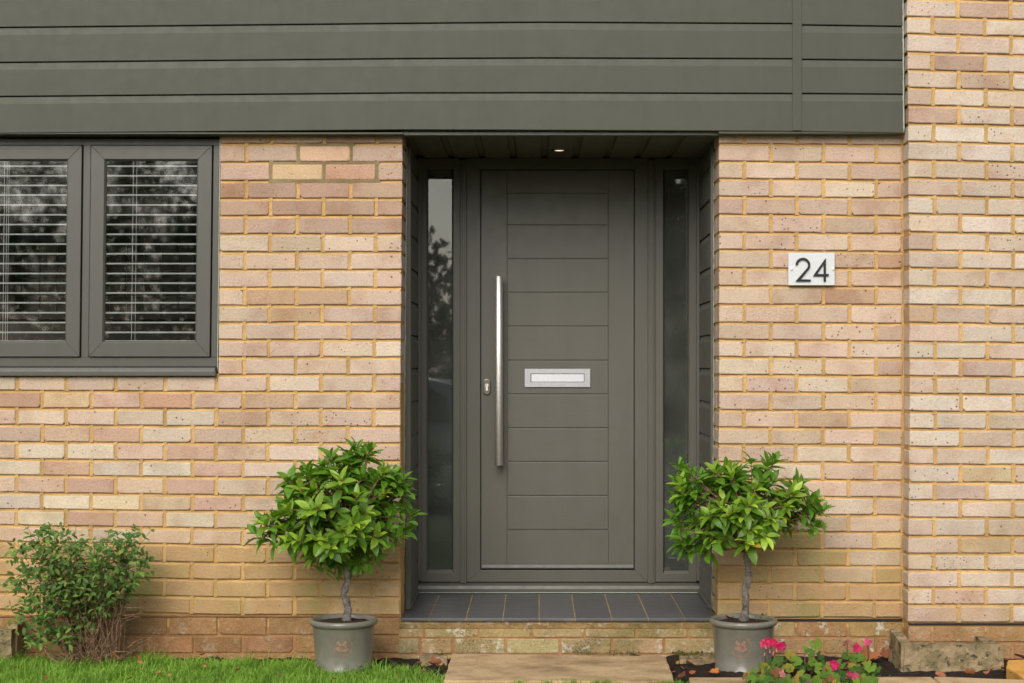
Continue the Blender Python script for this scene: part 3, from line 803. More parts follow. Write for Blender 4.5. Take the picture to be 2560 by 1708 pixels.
# ---- kitchen behind the window
room = MB()
def inner_room(name, x0, x1, y0, y1, z0, z1, mat, left=True):
    r = MB()
    r.add([(x0, y0, z0), (x1, y0, z0), (x1, y1, z0), (x0, y1, z0), (x0, y0, z1), (x1, y0, z1), (x1, y1, z1), (x0, y1, z1)],
          [(0, 1, 2, 3), (4, 7, 6, 5), (1, 5, 6, 2), (2, 6, 7, 3)] + ([(3, 7, 4, 0)] if left else []))
    tag(r.build(name, mat, fix=False), kind='structure')
inner_room('kitchen_room', -3.25, ux(560), 0.11, 3.3, 0.0, 2.35, 'plaster', False)
kw = MB(); kw.box(-3.29, -3.25, 0.11, 3.3, 0.0, 0.95); kw.box(-3.29, -3.25, 0.11, 3.3, 2.05, 2.35); kw.box(-3.29, -3.25, 0.11, 1.1, 0.95, 2.05); kw.box(-3.29, -3.25, 2.9, 3.3, 0.95, 2.05)  # unseen side opening, added to let daylight onto the tiles
tag(kw.build('kitchen_wall', 'plaster'), kind='structure')
YT = 3.18
sp = thing('tiled_splashback', (-2.6, YT, 0.9), 'dark glossy square tiles with white grout seen inside through the window', 'tiles')
tp = 43.2 / sca(YT); tx0 = ux(274, YT); tz0 = uz(611, YT)
MB().box(-3.2, ux(560) - 0.02, YT, YT + 0.03, tz0 - 4.1 * tp, tz0).build('grout', 'grout', sp)
tr = random.Random(9); tm = MB()
tmesh = None
for r in range(4):
    for c in range(-7, 6):
        x = tx0 + c * tp
        if x + tp > ux(556): continue
        if tmesh is None:
            o = MB().box(-tp / 2 + 0.002, tp / 2 - 0.002, -0.008, 0.0, -tp / 2 + 0.0012, tp / 2 - 0.0012).build('tile', 'ktile', None, bevel=0.002)
            tmesh = o.data; o.parent = sp
        else: o = link('tile', tmesh, sp)
        o.location = Vector((x + tp / 2, YT - 0.002, tz0 - (r + 0.5) * tp)) - wloc(sp)
        o.rotation_euler = (tr.uniform(-.02, .02), 0, tr.uniform(-.02, .02))
wt = thing('kitchen_worktop', (-2.6, 2.9, 0.0), 'dark kitchen worktop below the tiles inside the window', 'worktop')
MB().box(-3.2, ux(560) - 0.02, 2.6, 3.29, tz0 - 4.1 * tp - 0.045, tz0 - 4.1 * tp - 0.002).build('top', 'wood', wt, bevel=0.004)
MB().box(-3.2, ux(560) - 0.02, 2.65, 3.29, 0.01, tz0 - 4.1 * tp - 0.046).build('cupboard', 'wood', wt)
inner_room('hall_room', -1.25, 1.5, 0.86, 3.6, 0.1, 2.4, 'plaster')
# solid core of the house, keeps daylight out except by the added kitchen side opening
core = MB(); core.box(-3.4, 3.2, 3.7, 4.0, -0.1, 3.2); core.box(3.1, 3.2, 0.3, 4.0, -0.1, 3.2); core.box(2.45, 3.2, 0.25, 0.3, -0.1, 3.2); core.box(-1.3, -0.575, 0.862, 0.9, 0.0, 2.45); core.box(0.765, 1.55, 0.862, 0.9, 0.0, 2.45); core.box(-0.574, 0.764, 0.862, 0.9, 2.19, 2.45); core.box(-3.4, -3.3, 0.1, 4.0, -0.1, 0.95); core.box(-3.4, -3.3, 0.1, 4.0, 2.05, 3.2); core.box(-3.4, -3.3, 0.1, 1.1, 0.95, 2.05); core.box(-3.4, -3.3, 2.9, 4.0, 0.95, 2.05); core.box(-3.4, 3.2, 0.05, 4.0, 2.85, 3.2)
core.build('house_shell', 'plaster'); tag(bpy.data.objects['house_shell'], kind='structure')

# ================================================================== PORCH
YF = 0.77
porch = thing('porch_lining', (0.1, 0.5, 0.17), 'grey green boarded lining of the recessed porch sides', 'porch lining')
XL, XR = ux(1024.5, 0.22), ux(1777, 0.22)
ztop = uz(338, 0.0); zbot = uz(1544.7, 0.0)
for s, X in ((1, XL), (-1, XR)):
    z = uz(922, 0.48) - 0.15 * 8; k = 0
    while z < ztop:
        z0, z1 = max(z, zbot + 0.004), min(z + 0.15, ztop - 0.002)
        if z1 - z0 > 0.01:
            g_ = 0.003
            pf = [(0.030, z1 - 0.0005), (0.0075, z1 - 0.0005), (0.005, z1 - 0.010), (0.0008, z1 - 0.026), (0.0, z1 - 0.03 if z1 - 0.03 > z0 + 0.01 else z0 + 0.01), (0.0, z0 + g_), (0.03, z0 + g_)]
            vs = [(X - s * d, 0.238, zz) for d, zz in pf] + [(X - s * d, YF - 0.03, zz) for d, zz in pf]
            m = len(pf); fs = [(i, i + 1, i + 1 + m, i + m) for i in range(m - 1)] + [tuple(range(m)), tuple(range(2 * m - 1, m - 1, -1))]
            MB().add(vs, fs).build('board', 'lining', porch)
        z += 0.15
    MB().box(min(X - s * 0.032, X - s * 0.06), max(X - s * 0.032, X - s * 0.06), 0.22, YF + 0.1, zbot, ztop).build('backing', 'gasket', porch)
    xo = ux(1012 if s > 0 else 1787, 0.216)
    xi = ux(1024.5, 0.216) + 0.004 if s > 0 else ux(1776.5, 0.216)
    MB().box(min(xo, xi), max(xo, xi), 0.216, 0.240, zbot + 0.002, ztop - 0.001).build('corner_trim', 'paint', porch, bevel=0.003, seg=2)
    MB().box(min(X - s * 0.004, X + s * 0.012), max(X - s * 0.004, X + s * 0.012), YF - 0.03, YF - 0.004, zbot + 0.06, ztop - 0.001).build('corner_trim', 'paint', porch, bevel=0.003, seg=2)
    # skirting strip at the foot of the lining
    MB().box(min(X - s * 0.002, X + s * 0.008), max(X - s * 0.002, X + s * 0.008), 0.236, YF - 0.05, zbot + 0.002, zbot + 0.022).build('foot_strip', 'paint', porch, bevel=0.003)
    rr = random.Random(8 + s); xe = ux(edge_l(900) if s > 0 else edge_r(900))
    pts = []; rad = []
    for y in range(350, 1540, 14):
        e = (edge_l(y) if s > 0 else edge_r(y)); q = P(e, y, 0.0)
        pts.append(Vector((q.x + s * 0.001 , 0.213, uz(y, 0.0)))); rad.append((0.003 if s > 0 else 0.0016) + rr.uniform(-.0013, .0016))
    MB().tube(pts, rad, 5).build('sealant_bead', 'seal', porch, smooth=True)
# soffit boards
sof = thing('porch_soffit', (0.1, 0.4, ztop), 'dark grey green boarded porch ceiling with a downlight', 'soffit')
bw = 0.147; x = ux(950 + 1055 / 2.611, 0.0) - bw * 5; SO = []
while x < XR + 0.03:
    x0, x1 = max(x, XL - 0.03), min(x + bw, XR + 0.03)
    if x1 - x0 > 0.005:
        pf = [(x0, 0.012), (x0, 0.0115), (x0 + 0.026, 0.010), (x0 + 0.033, 0.0), (x1 - 0.002, 0.0), (x1 - 0.0005, 0.002), (x1 - 0.0005, 0.012)] if x1 - x0 > 0.05 else [(x0, 0.012), (x0, 0.0), (x1, 0.0), (x1, 0.012)]
        m = len(pf)
        vs = [(a, 0.012, ztop + b) for a, b in pf] + [(a, YF + 0.05, ztop + b) for a, b in pf]
        MB().add(vs, [(i, i + 1, i + 1 + m, i + m) for i in range(m - 1)] + [(m - 1, 0, m, 2 * m - 1), tuple(range(m)), tuple(range(2 * m - 1, m - 1, -1))]).build('board', 'lining', sof)
    x += bw
MB().box(ux(1007) - 0.004, ux(1797) + 0.004, 0.0135, YF + 0.1, ztop + 0.013, ztop + 0.03).build('backing', 'gasket', sof)
MB().box(ux(1007.5), ux(1796), -0.032, 0.011, uz(338.5, -0.032), uz(329.0, -0.032)).build('front_trim', 'paint', sof, bevel=0.002, seg=2)
# downlight
dl = thing('downlight', P(1398, 375, 0.477), 'small round recessed downlight glowing in the porch ceiling', 'downlight')
c = Vector((ux(1398, 0.477), 0.477, ztop))
MB().lathe([(0.024, -0.003), (0.026, -0.005), (0.034, -0.006), (0.039, -0.003), (0.0395, 0.001)], c, 32).build('bezel', 'lockm', dl, smooth=True)
MB().lathe([(0.0, -0.0035), (0.018, -0.0035), (0.024, -0.002), (0.024, 0.002)], c, 24).build('lens', 'lamp', dl, smooth=True, fix=False)

# ================================================================== DOOR SET
fr = thing('door_frame', P(1395, 1456, YF), 'grey green door frame with two narrow glazed sidelights', 'door frame')
def frect(mb, x0, x1, t, b, Y, dep): mb.pbox(x0, x1, t, b, Y, dep, YF)
def fmitre(mb, x0, x1, t, b, wd, Y, dep, prof=0.0):
    o_ = [(x0, t), (x1, t), (x1, b), (x0, b)]; i_ = [(x0 + wd[0], t + wd[1]), (x1 - wd[2], t + wd[1]), (x1 - wd[2], b - wd[3]), (x0 + wd[0], b - wd[3])]
    for k in range(4):
        A, B_, C, D_ = [P(p[0], p[1], YF) for p in (o_[k], o_[(k + 1) % 4], i_[(k + 1) % 4], i_[k])]
        vs = [(A.x, Y, A.z), (B_.x, Y, B_.z), (C.x, Y + prof, C.z), (D_.x, Y + prof, D_.z)] + [(v.x, Y + dep, v.z) for v in (A, B_, C, D_)]
        mb.add(vs, [(0, 1, 2, 3), (7, 6, 5, 4), (0, 4, 5, 1), (1, 5, 6, 2), (2, 6, 7, 3), (3, 7, 4, 0)])
for (x0, x1, gx0, gx1, gb) in ((1048, 1150.5, 1069.5, 1130, 1424.5), (1637, 1743.5, 1661, 1720, 1427)):
    m_ = MB(); fmitre(m_, x0, x1, 396, 1455, (gx0 - x0 - 3, 25, x1 - gx1 - 3, 1455 - gb - 7), YF, 0.06)
    so = m_.build('sidelight_frame', 'paint', fr, bevel=0.0015, seg=2)
    m_ = MB(); fmitre(m_, gx0 - 3, gx1 + 3, 421, gb + 7, (3, 3.4, 3, 7), YF + 0.001, 0.03, 0.012); m_.build('glazing_bead', 'paint', so)
    m_ = MB(); fmitre(m_, gx0 - 0.6, gx1 + 0.6, 423.6, gb + 0.8, (1.4, 1.6, 1.4, 1.2), YF + 0.012, 0.02, 0.0); m_.build('gasket', 'gasket', so)
    m_ = MB(); frect(m_, gx0, gx1, 424.4, gb, YF + 0.017, 0.004); m_.build('pane', 'sglass', so)
# flat band high in each sidelight (top of the inner blind box)
m_ = MB(); fmitre(m_, 1166.5, 1620, 396, 1455, (34, 27, 33, 29.5), YF, 0.07); m_.build('frame', 'paint', fr, bevel=0.0015, seg=2)
for (a, b) in ((1150.5, 1166.5), (1620, 1637)):
    m_ = MB(); frect(m_, a, b, 400, 1457.5, YF - 0.010, 0.03); frect(m_, a + 5.5, b - 4.5, 400.5, 1457.2, YF - 0.014, 0.02)
    m_.build('coupling_post', 'paint', fr, bevel=0.002, seg=2)
m_ = MB(); fmitre(m_, 1199, 1589, 421.5, 1427, (6, 6, 6, 5), YF + 0.012, 0.03); m_.build('rebate_seal', 'gasket', fr)
m_ = MB().xprism([(YF - 0.035, zbot + 0.004), (YF - 0.037, uz(1470, YF)), (YF - 0.030, uz(1462, YF)), (YF + 0.0, uz(1457.2, YF)), (YF + 0.06, uz(1457.2, YF)), (YF + 0.06, zbot + 0.004)], ux(1049, YF) - 0.008, ux(1743, YF) + 0.010)
m_.build('cill', 'paint', fr, bevel=0.0025, seg=2)
MB().box(ux(1049, YF), ux(1743, YF), YF - 0.040, YF - 0.034, zbot + 0.0035, zbot + 0.0075).build('sealant_bead', 'seal', fr, bevel=0.001)

door = thing('front_door', P(1394, 1424, YF), 'solid grey green front door with ten moulded horizontal panels', 'door')
YD = YF + 0.006
lf = MB(); frect(lf, 1203.2, 1267, 426, 1422, YD, 0.045); frect(lf, 1522, 1584.6, 426, 1422, YD, 0.045); lf.build('stile', 'door_v', door, bevel=0.0012, seg=2)
lf = MB(); frect(lf, 1267.4, 1521.6, 426, 481, YD + 0.0004, 0.045); frect(lf, 1267.4, 1521.6, 1326, 1422, YD + 0.0004, 0.045); lf.build('rail', 'door_v', door, bevel=0.0008)
frect(lf := MB(), 1266.5, 1522.5, 480.5, 1326.5, YD + 0.004, 0.038); lf.build('leaf', 'door_v', door)
gy = [482, 563, 647, 731.4, 816, 901.4, 985.7, 1070.5, 1154.7, 1240, 1325]
for k in range(10):
    m_ = MB(); frect(m_, 1268.6, 1520.6, gy[k] + 1.1, gy[k + 1] - 1.1, YD - 0.0006, 0.03); m_.build('panel', 'door_h', door, bevel=0.0022, seg=2)
m_ = MB().xprism([(YD - 0.013, uz(1421.5, YF)), (YD - 0.015, uz(1419, YF)), (YD - 0.008, uz(1412, YF)), (YD - 0.0008, uz(1409, YF)), (YD + 0.002, uz(1409, YF)), (YD + 0.002, uz(1421.5, YF))], ux(1204, YF), ux(1584, YF))
m_.build('weather_bar', 'paint', door, bevel=0.001)
# pull handle
hx, hz0, hz1 = ux(1246.8, YF - 0.06), uz(1163.5, YF - 0.06), uz(691, YF - 0.06)
hp = MB().tube([(hx, YF - 0.06, hz0), (hx, YF - 0.06, hz1)], 0.0192, 32).build('pull_handle', 'steel', door, bevel=0.0006)
for q in hp.data.polygons: q.use_smooth = len(q.vertices) == 4
for zz in (hz0 + 0.13, hz1 - 0.13):
    MB().tube([(hx, YF - 0.05, zz), (hx, YD + 0.001, zz)], 0.0095, 16).build('standoff', 'steel', hp, smooth=True)
# lock
cx_, cz_ = ux(1217, YF), uz(967.5, YF)
def capsule(w_, h_, n=10):
    r = w_ / 2; return [(cx_ + r * math.cos(a), cz_ + (h_ / 2 - r) + r * math.sin(a)) for a in [math.pi * i / n for i in range(n + 1)]] + \
        [(cx_ + r * math.cos(a), cz_ - (h_ / 2 - r) + r * math.sin(a)) for a in [math.pi + math.pi * i / n for i in range(n + 1)]]
lk = MB().prism(capsule(0.0365, 0.076), YD - 0.010, YD + 0.001).build('escutcheon', 'lockm', door, bevel=0.003, seg=3)
kb = [(cx_ + 0.0078 * math.cos(a), cz_ + 0.008 + 0.0078 * math.sin(a)) for a in [R(-60 + 300 * i / 14) for i in range(15)]]
kb = kb + [(cx_ - 0.0045, cz_ - 0.018), (cx_ + 0.0045, cz_ - 0.018)]
MB().prism(kb, YD - 0.0125, YD - 0.009).build('lock_cylinder', 'steel', lk, bevel=0.0006)
MB().box(cx_ - 0.0012, cx_ + 0.0012, YD - 0.0128, YD - 0.0124, cz_ + 0.003, cz_ + 0.013).build('keyhole', 'black', lk)
# letter plate
lp = thing('letter_plate', P(1394, 967, YF), 'satin aluminium letter plate on the grey door', 'letter plate')
lp.parent = door; lp.location = lp.location - door.location
for k_ in ('label', 'category'): del lp[k_]
m_ = MB()
for (a, b, t, bb) in ((1312, 1475.4, 922.4, 934), (1312, 1475.4, 955.6, 967.7), (1312, 1326.4, 934, 955.6), (1461, 1475.4, 934, 955.6)): frect(m_, a, b, t, bb, YD - 0.0095, 0.010)
bpy.data.objects.remove(lp)
pf_ = m_.build('letter_plate', 'alu', door); pf_['label'] = 'satin aluminium letter plate'
m_ = MB(); frect(m_, 1326, 1461.5, 933.5, 956, YD - 0.002, 0.002); m_.build('recess', 'gasket', pf_)
x0, x1, z0, z1 = ux(1328, YF), ux(1460, YF), uz(954.8, YF), uz(935, YF)
MB().add([(x0, YD - 0.0105, z0), (x1, YD - 0.0105, z0), (x1, YD - 0.0045, z1), (x0, YD - 0.0045, z1), (x0, YD - 0.002, z0), (x1, YD - 0.002, z0), (x1, YD - 0.002, z1), (x0, YD - 0.002, z1)],
         [(0, 3, 2, 1), (4, 5, 6, 7), (0, 1, 5, 4), (1, 2, 6, 5), (2, 3, 7, 6), (3, 0, 4, 7)]).build('flap', 'flapm', pf_, bevel=0.0006)

# ================================================================== DOORSTEP
step = thing('doorstep', (0.1, 0.1, 0), 'slate tiled doorstep on a lichen stained brick base', 'doorstep')
tf = [1001, 1072.5, 1164.8, 1257, 1347.5, 1438, 1529.5, 1620.5, 1711.5, 1794]
zt = zbot
for k in range(9):
    x0, x1 = ux(tf[k], -0.012) + 0.0019, ux(tf[k + 1], -0.012) - 0.0019
    yb = YF - 0.02
    if k in (0, 8):
        i0, i1 = max(x0, XL + 0.002), min(x1, XR - 0.002)
        vs = [(x0, -0.014), (x1, -0.014), (x1, 0.21 if k == 8 else yb), (i1, 0.212 if k == 8 else yb), (i1, yb), (i0, yb), (i0, 0.212 if k == 0 else yb), (x0, 0.21 if k == 0 else yb)]
        vs = [(ux(1001, -.012) + .0025 if k == 0 else x0, -0.014), (x1, -0.014)] + ([(x1, 0.212), (i1, 0.212), (i1, yb), (x0, yb)] if k == 8 else [(x1, yb), (i0, yb), (i0, 0.212), (x0, 0.212)])
        nn = len(vs); z_ = zt
        MB().add([(a, b, z_) for a, b in vs] + [(a, b, z_ - 0.013) for a, b in vs], [tuple(range(nn)), tuple(range(2 * nn - 1, nn - 1, -1))] + [(i, i + nn, (i + 1) % nn + nn, (i + 1) % nn) for i in range(nn)]).build('tile', 'slate', step, bevel=0.002, seg=2)
    else:
        MB().box(x0, x1, -0.014 + brng.uniform(-.001, .001), yb, zt - 0.0135, zt + brng.uniform(-.0006, .0004)).build('tile', 'slate', step, bevel=0.002, seg=2)
MB().box(ux(1002), ux(1793), -0.0105, YF - 0.03, zt - 0.0125, zt - 0.0014).build('grout', 'tile_grout', step)
bj = [(1573, 1593.5, [1060, 1197, 1329, 1462, 1590, 1720], 996, 1800), (1597.5, 1634, [1050, 1133, 1265, 1400, 1530, 1660], 996, 1800), (1639, 1676, [1060, 1197, 1329, 1462, 1590, 1720], 996, 1800)]
plinth_row(step, bj, 0.004, [(192, 168, 122), (198, 173, 128), (188, 163, 117), (200, 177, 132)], 1.0, None)
MB().box(ux(998), ux(1798), 0.008, 0.2, -0.15, zt - 0.014).build('mortar', 'mortar_low', step)
cb = MB(); rr = random.Random(4); nq = 60
vs = []
for q in range(nq + 1):
    xx = lerp(ux(1000), ux(1796), q / nq)
    vs += [(xx, 0.002 + rr.uniform(-.003, .003), zt - 0.0135), (xx, -0.001 + rr.uniform(-.003, .003), zt - 0.026 + rr.uniform(-.002, .002)), (xx, 0.004, uz(1571.5) + rr.uniform(-.003, .003))]
cb.add(vs, [(a * 3 + k, a * 3 + k + 1, a * 3 + k + 4, a * 3 + k + 3) for a in range(nq) for k in (0, 1)])
cb.build('cement_band', 'plinth', step, color=srgb((186, 154, 104), BK, 1.0))

# ================================================================== HOUSE NUMBER
hn = thing('house_number_plate', P(2029, 713, -0.02), 'white square-cornered plate with black number 24 on the brick wall', 'house number')
YN = -0.018
MB().pbox(1971, 2086.7, 632, 713.4, YN, 0.010).build('plate', 'platew', hn, bevel=0.0008)
q9 = lambda x, y: (ux(1900 + x / 9.79, YN), uz(600 + y / 9.79, YN))
def digit(name, polys):
    m = MB()
    for p in polys: m.prism([q9(*a) for a in p], YN - 0.0075, YN - 0.0045)
    m.build(name, 'black', hn)
digit('digit', [[(1290, 888), (1606, 440), (1550, 600), (1390, 836)], [(1606, 440), (1606, 1020), (1552, 1020), (1550, 600)], [(1290, 888), (1390, 836), (1551, 836), (1551, 888)], [(1605, 836), (1675, 836), (1675, 888), (1605, 888)]])
arc = []
cx0, cy0, ro, ri = 1045, 618, 180, 126
segs = []
for i in range(15):
    a0, a1 = R(180 - i * 15.2), R(180 - (i + 1) * 15.2)
    f_ = lambda a, r: (cx0 + r * math.cos(a), cy0 - r * math.sin(a))
    segs.append([f_(a0, ro), f_(a1, ro), f_(a1, ri), f_(a0, ri)])
ae = R(180 - 15 * 15.2)
segs.append([(cx0 + ro * math.cos(ae), cy0 - ro * math.sin(ae)), (985, 968), (860, 1018), (cx0 + ri * math.cos(ae), cy0 - ri * math.sin(ae))])
segs.append([(985, 968), (1233, 968), (1233, 1018), (860, 1018)])
digit('digit', segs)
for (sx, sy) in ((768, 712), (1785, 712)):
    a = q9(sx, sy)
    MB().tube([(a[0], YN + 0.001, a[1]), (a[0], YN - 0.009, a[1])], 0.0042, 14).build('screw_cap', 'white', hn, bevel=0.001)
    
# ================================================================== PAVING, BLOCKS
def slab(name, corners, z, th, label, mat='flag', cat='paving slab', seed=0, bev=0.006, group=None):
    """corners (X, Y) anticlockwise from back left, with a slightly worn edge"""
    r = random.Random(seed); per = []
    for k in range(4):
        a, b = Vector(corners[k]), Vector(corners[(k + 1) % 4])
        for i in range(10):
            q = a.lerp(b, i / 10); j = 0.0025 if 0 < i else 0
            per.append((q.x + r.uniform(-j, j), q.y + r.uniform(-j, j)))
    n = len(per)
    m = MB().add([(x, y, z + 0.0012 * mnoise.noise(Vector((x * 8, y * 8, seed)))) for x, y in per] + [(x, y, z - th) for x, y in per], [tuple(range(n)), tuple(range(2 * n - 1, n - 1, -1))] + [(i, i + n, (i + 1) % n + n, (i + 1) % n) for i in range(n)])
    o = m.build(name, mat, None, bevel=bev, seg=2)
    return tag(o, label, cat, group)
def gp(px, py, z):
    """point of the horizontal plane z seen at a surveyed position"""
    s = (py - CY) / (ZC - z); Y = S0 * D / s - D
    return (ux(px, Y), Y)
zs = 0.04
slab('paving_slab', [gp(1130, 1634, zs), gp(1108, 1701, zs), gp(1687, 1703.5, zs), gp(1664, 1640, zs)], zs, 0.05, 'large sandstone slab directly below the doorstep', seed=1)
a = gp(1106, 1705, zs); b = gp(1690, 1707, zs)
slab('paving_slab', [(a[0], a[1]), (a[0], a[1] - 0.6), (b[0], b[1] - 0.6), (b[0], b[1])], zs - 0.002, 0.05, 'sandstone slab at the bottom edge, in front of the doorstep slab', seed=2)
a = gp(1722, 1693, zs); b = gp(2328, 1692, zs)
slab('paving_slab', [a, (a[0] - .02, a[1] - 0.5), (b[0], b[1] - 0.5), b], zs, 0.05, 'pale sandstone edging slab in front of the right pot, under the geranium', seed=3)
a = gp(2334, 1691, zs + .005); b = gp(2700, 1704, zs + .005)
slab('paving_slab', [a, (a[0], a[1] - 0.5), (b[0], b[1] - 0.5), b], zs + 0.005, 0.05, 'sandstone edging slab in the bottom right corner', seed=4)
tag(MB().box(-0.36, 0.56, -5.3, -1.44, -0.06, 0.03).build('path', 'flag'), kind='structure')
# yellow stone
slab('yellow_stone', [gp(2519, 1650, 0.055), gp(2516, 1668, 0.055), gp(2640, 1740, 0.055), gp(2640, 1648, 0.055)], 0.055, 0.05, 'yellow stone paver lying at the far right below the pier', 'ystone', 'stone', 5)
# concrete gully block, right
gb = thing('gully_block', P(2380, 1681, -0.36), 'lichen covered concrete gully surround at the foot of the pier', 'concrete block')
yf = -0.345; sF = sca(yf)
bx0, bx1 = ux(2262, yf), ux(2505, yf); z1 = uz(1612, yf)
def rough_box(mb, x0, x1, y0, y1, z0, z1, seed, amp=0.004, taper=0.0):
    r = random.Random(seed); n = 7; bm = bmesh.new(); bmesh.ops.create_cube(bm, size=1)
    bmesh.ops.subdivide_edges(bm, edges=bm.edges[:], cuts=n, use_grid_fill=True)
    vs = []
    for v in bm.verts:
        t_ = (0.5 - v.co.z) * taper
        p = Vector((lerp(x0 - t_, x1 + t_, v.co.x + .5), lerp(y0 - t_, y1, v.co.y + .5), lerp(z0, z1, v.co.z + .5)))
        p += Vector((mnoise.noise(p * 22), mnoise.noise(p * 22 + Vector((9, 0, 0))), mnoise.noise(p * 22 + Vector((0, 9, 0))))) * amp
        vs.append(p)
    bm.verts.index_update(); fs = [tuple(v.index for v in f.verts) for f in bm.faces]; bm.free()
    mb.add(vs, fs)
m_ = MB(); rough_box(m_, bx0, bx1, yf, yf + 0.05, -0.02, z1, 1, 0.003, 0.008); m_.build('front_kerb', 'concrete', gb, bevel=0, smooth=False)
m_ = MB(); rough_box(m_, bx0 - 0.012, bx0 + 0.03, yf + 0.008, YP - 0.005, -0.02, z1 + 0.004, 2, 0.003, 0.006)
m_.v = [(x, y, z + (max(0, (y - yf - 0.02)) * 0.10 if z > 0.05 else 0)) for x, y, z in m_.v]; m_.build('side_kerb', 'concrete', gb)
m_ = MB(); rough_box(m_, bx1 - 0.05, bx1 - 0.002, yf + 0.04, YP - 0.005, -0.02, z1 - 0.004, 3); m_.build('side_kerb', 'concrete', gb)
MB().box(bx0 + 0.02, bx1 - 0.03, yf + 0.04, YP - 0.003, -0.02, z1 - 0.05).build('gully_floor', 'soil', gb)
# concrete block, left edge behind the shrub
gl = thing('gully_block', P(10, 1620, -0.12), 'pale concrete gully block at the left edge beside the shrub', 'concrete block')
m_ = MB(); rough_box(m_, ux(-160), ux(32, -0.14), -0.16, -0.11, -0.02, uz(1576, -0.16), 4, 0.003); m_.build('front_kerb', 'concrete', gl)
m_ = MB(); rough_box(m_, ux(28, -0.06), ux(52, -0.06), -0.11, -0.004, -0.02, uz(1562, -0.1), 5, 0.003); m_.build('side_kerb', 'concrete', gl)
MB().box(ux(-160), ux(30), -0.11, -0.01, -0.02, 0.03).build('gully_floor', 'soil', gl)

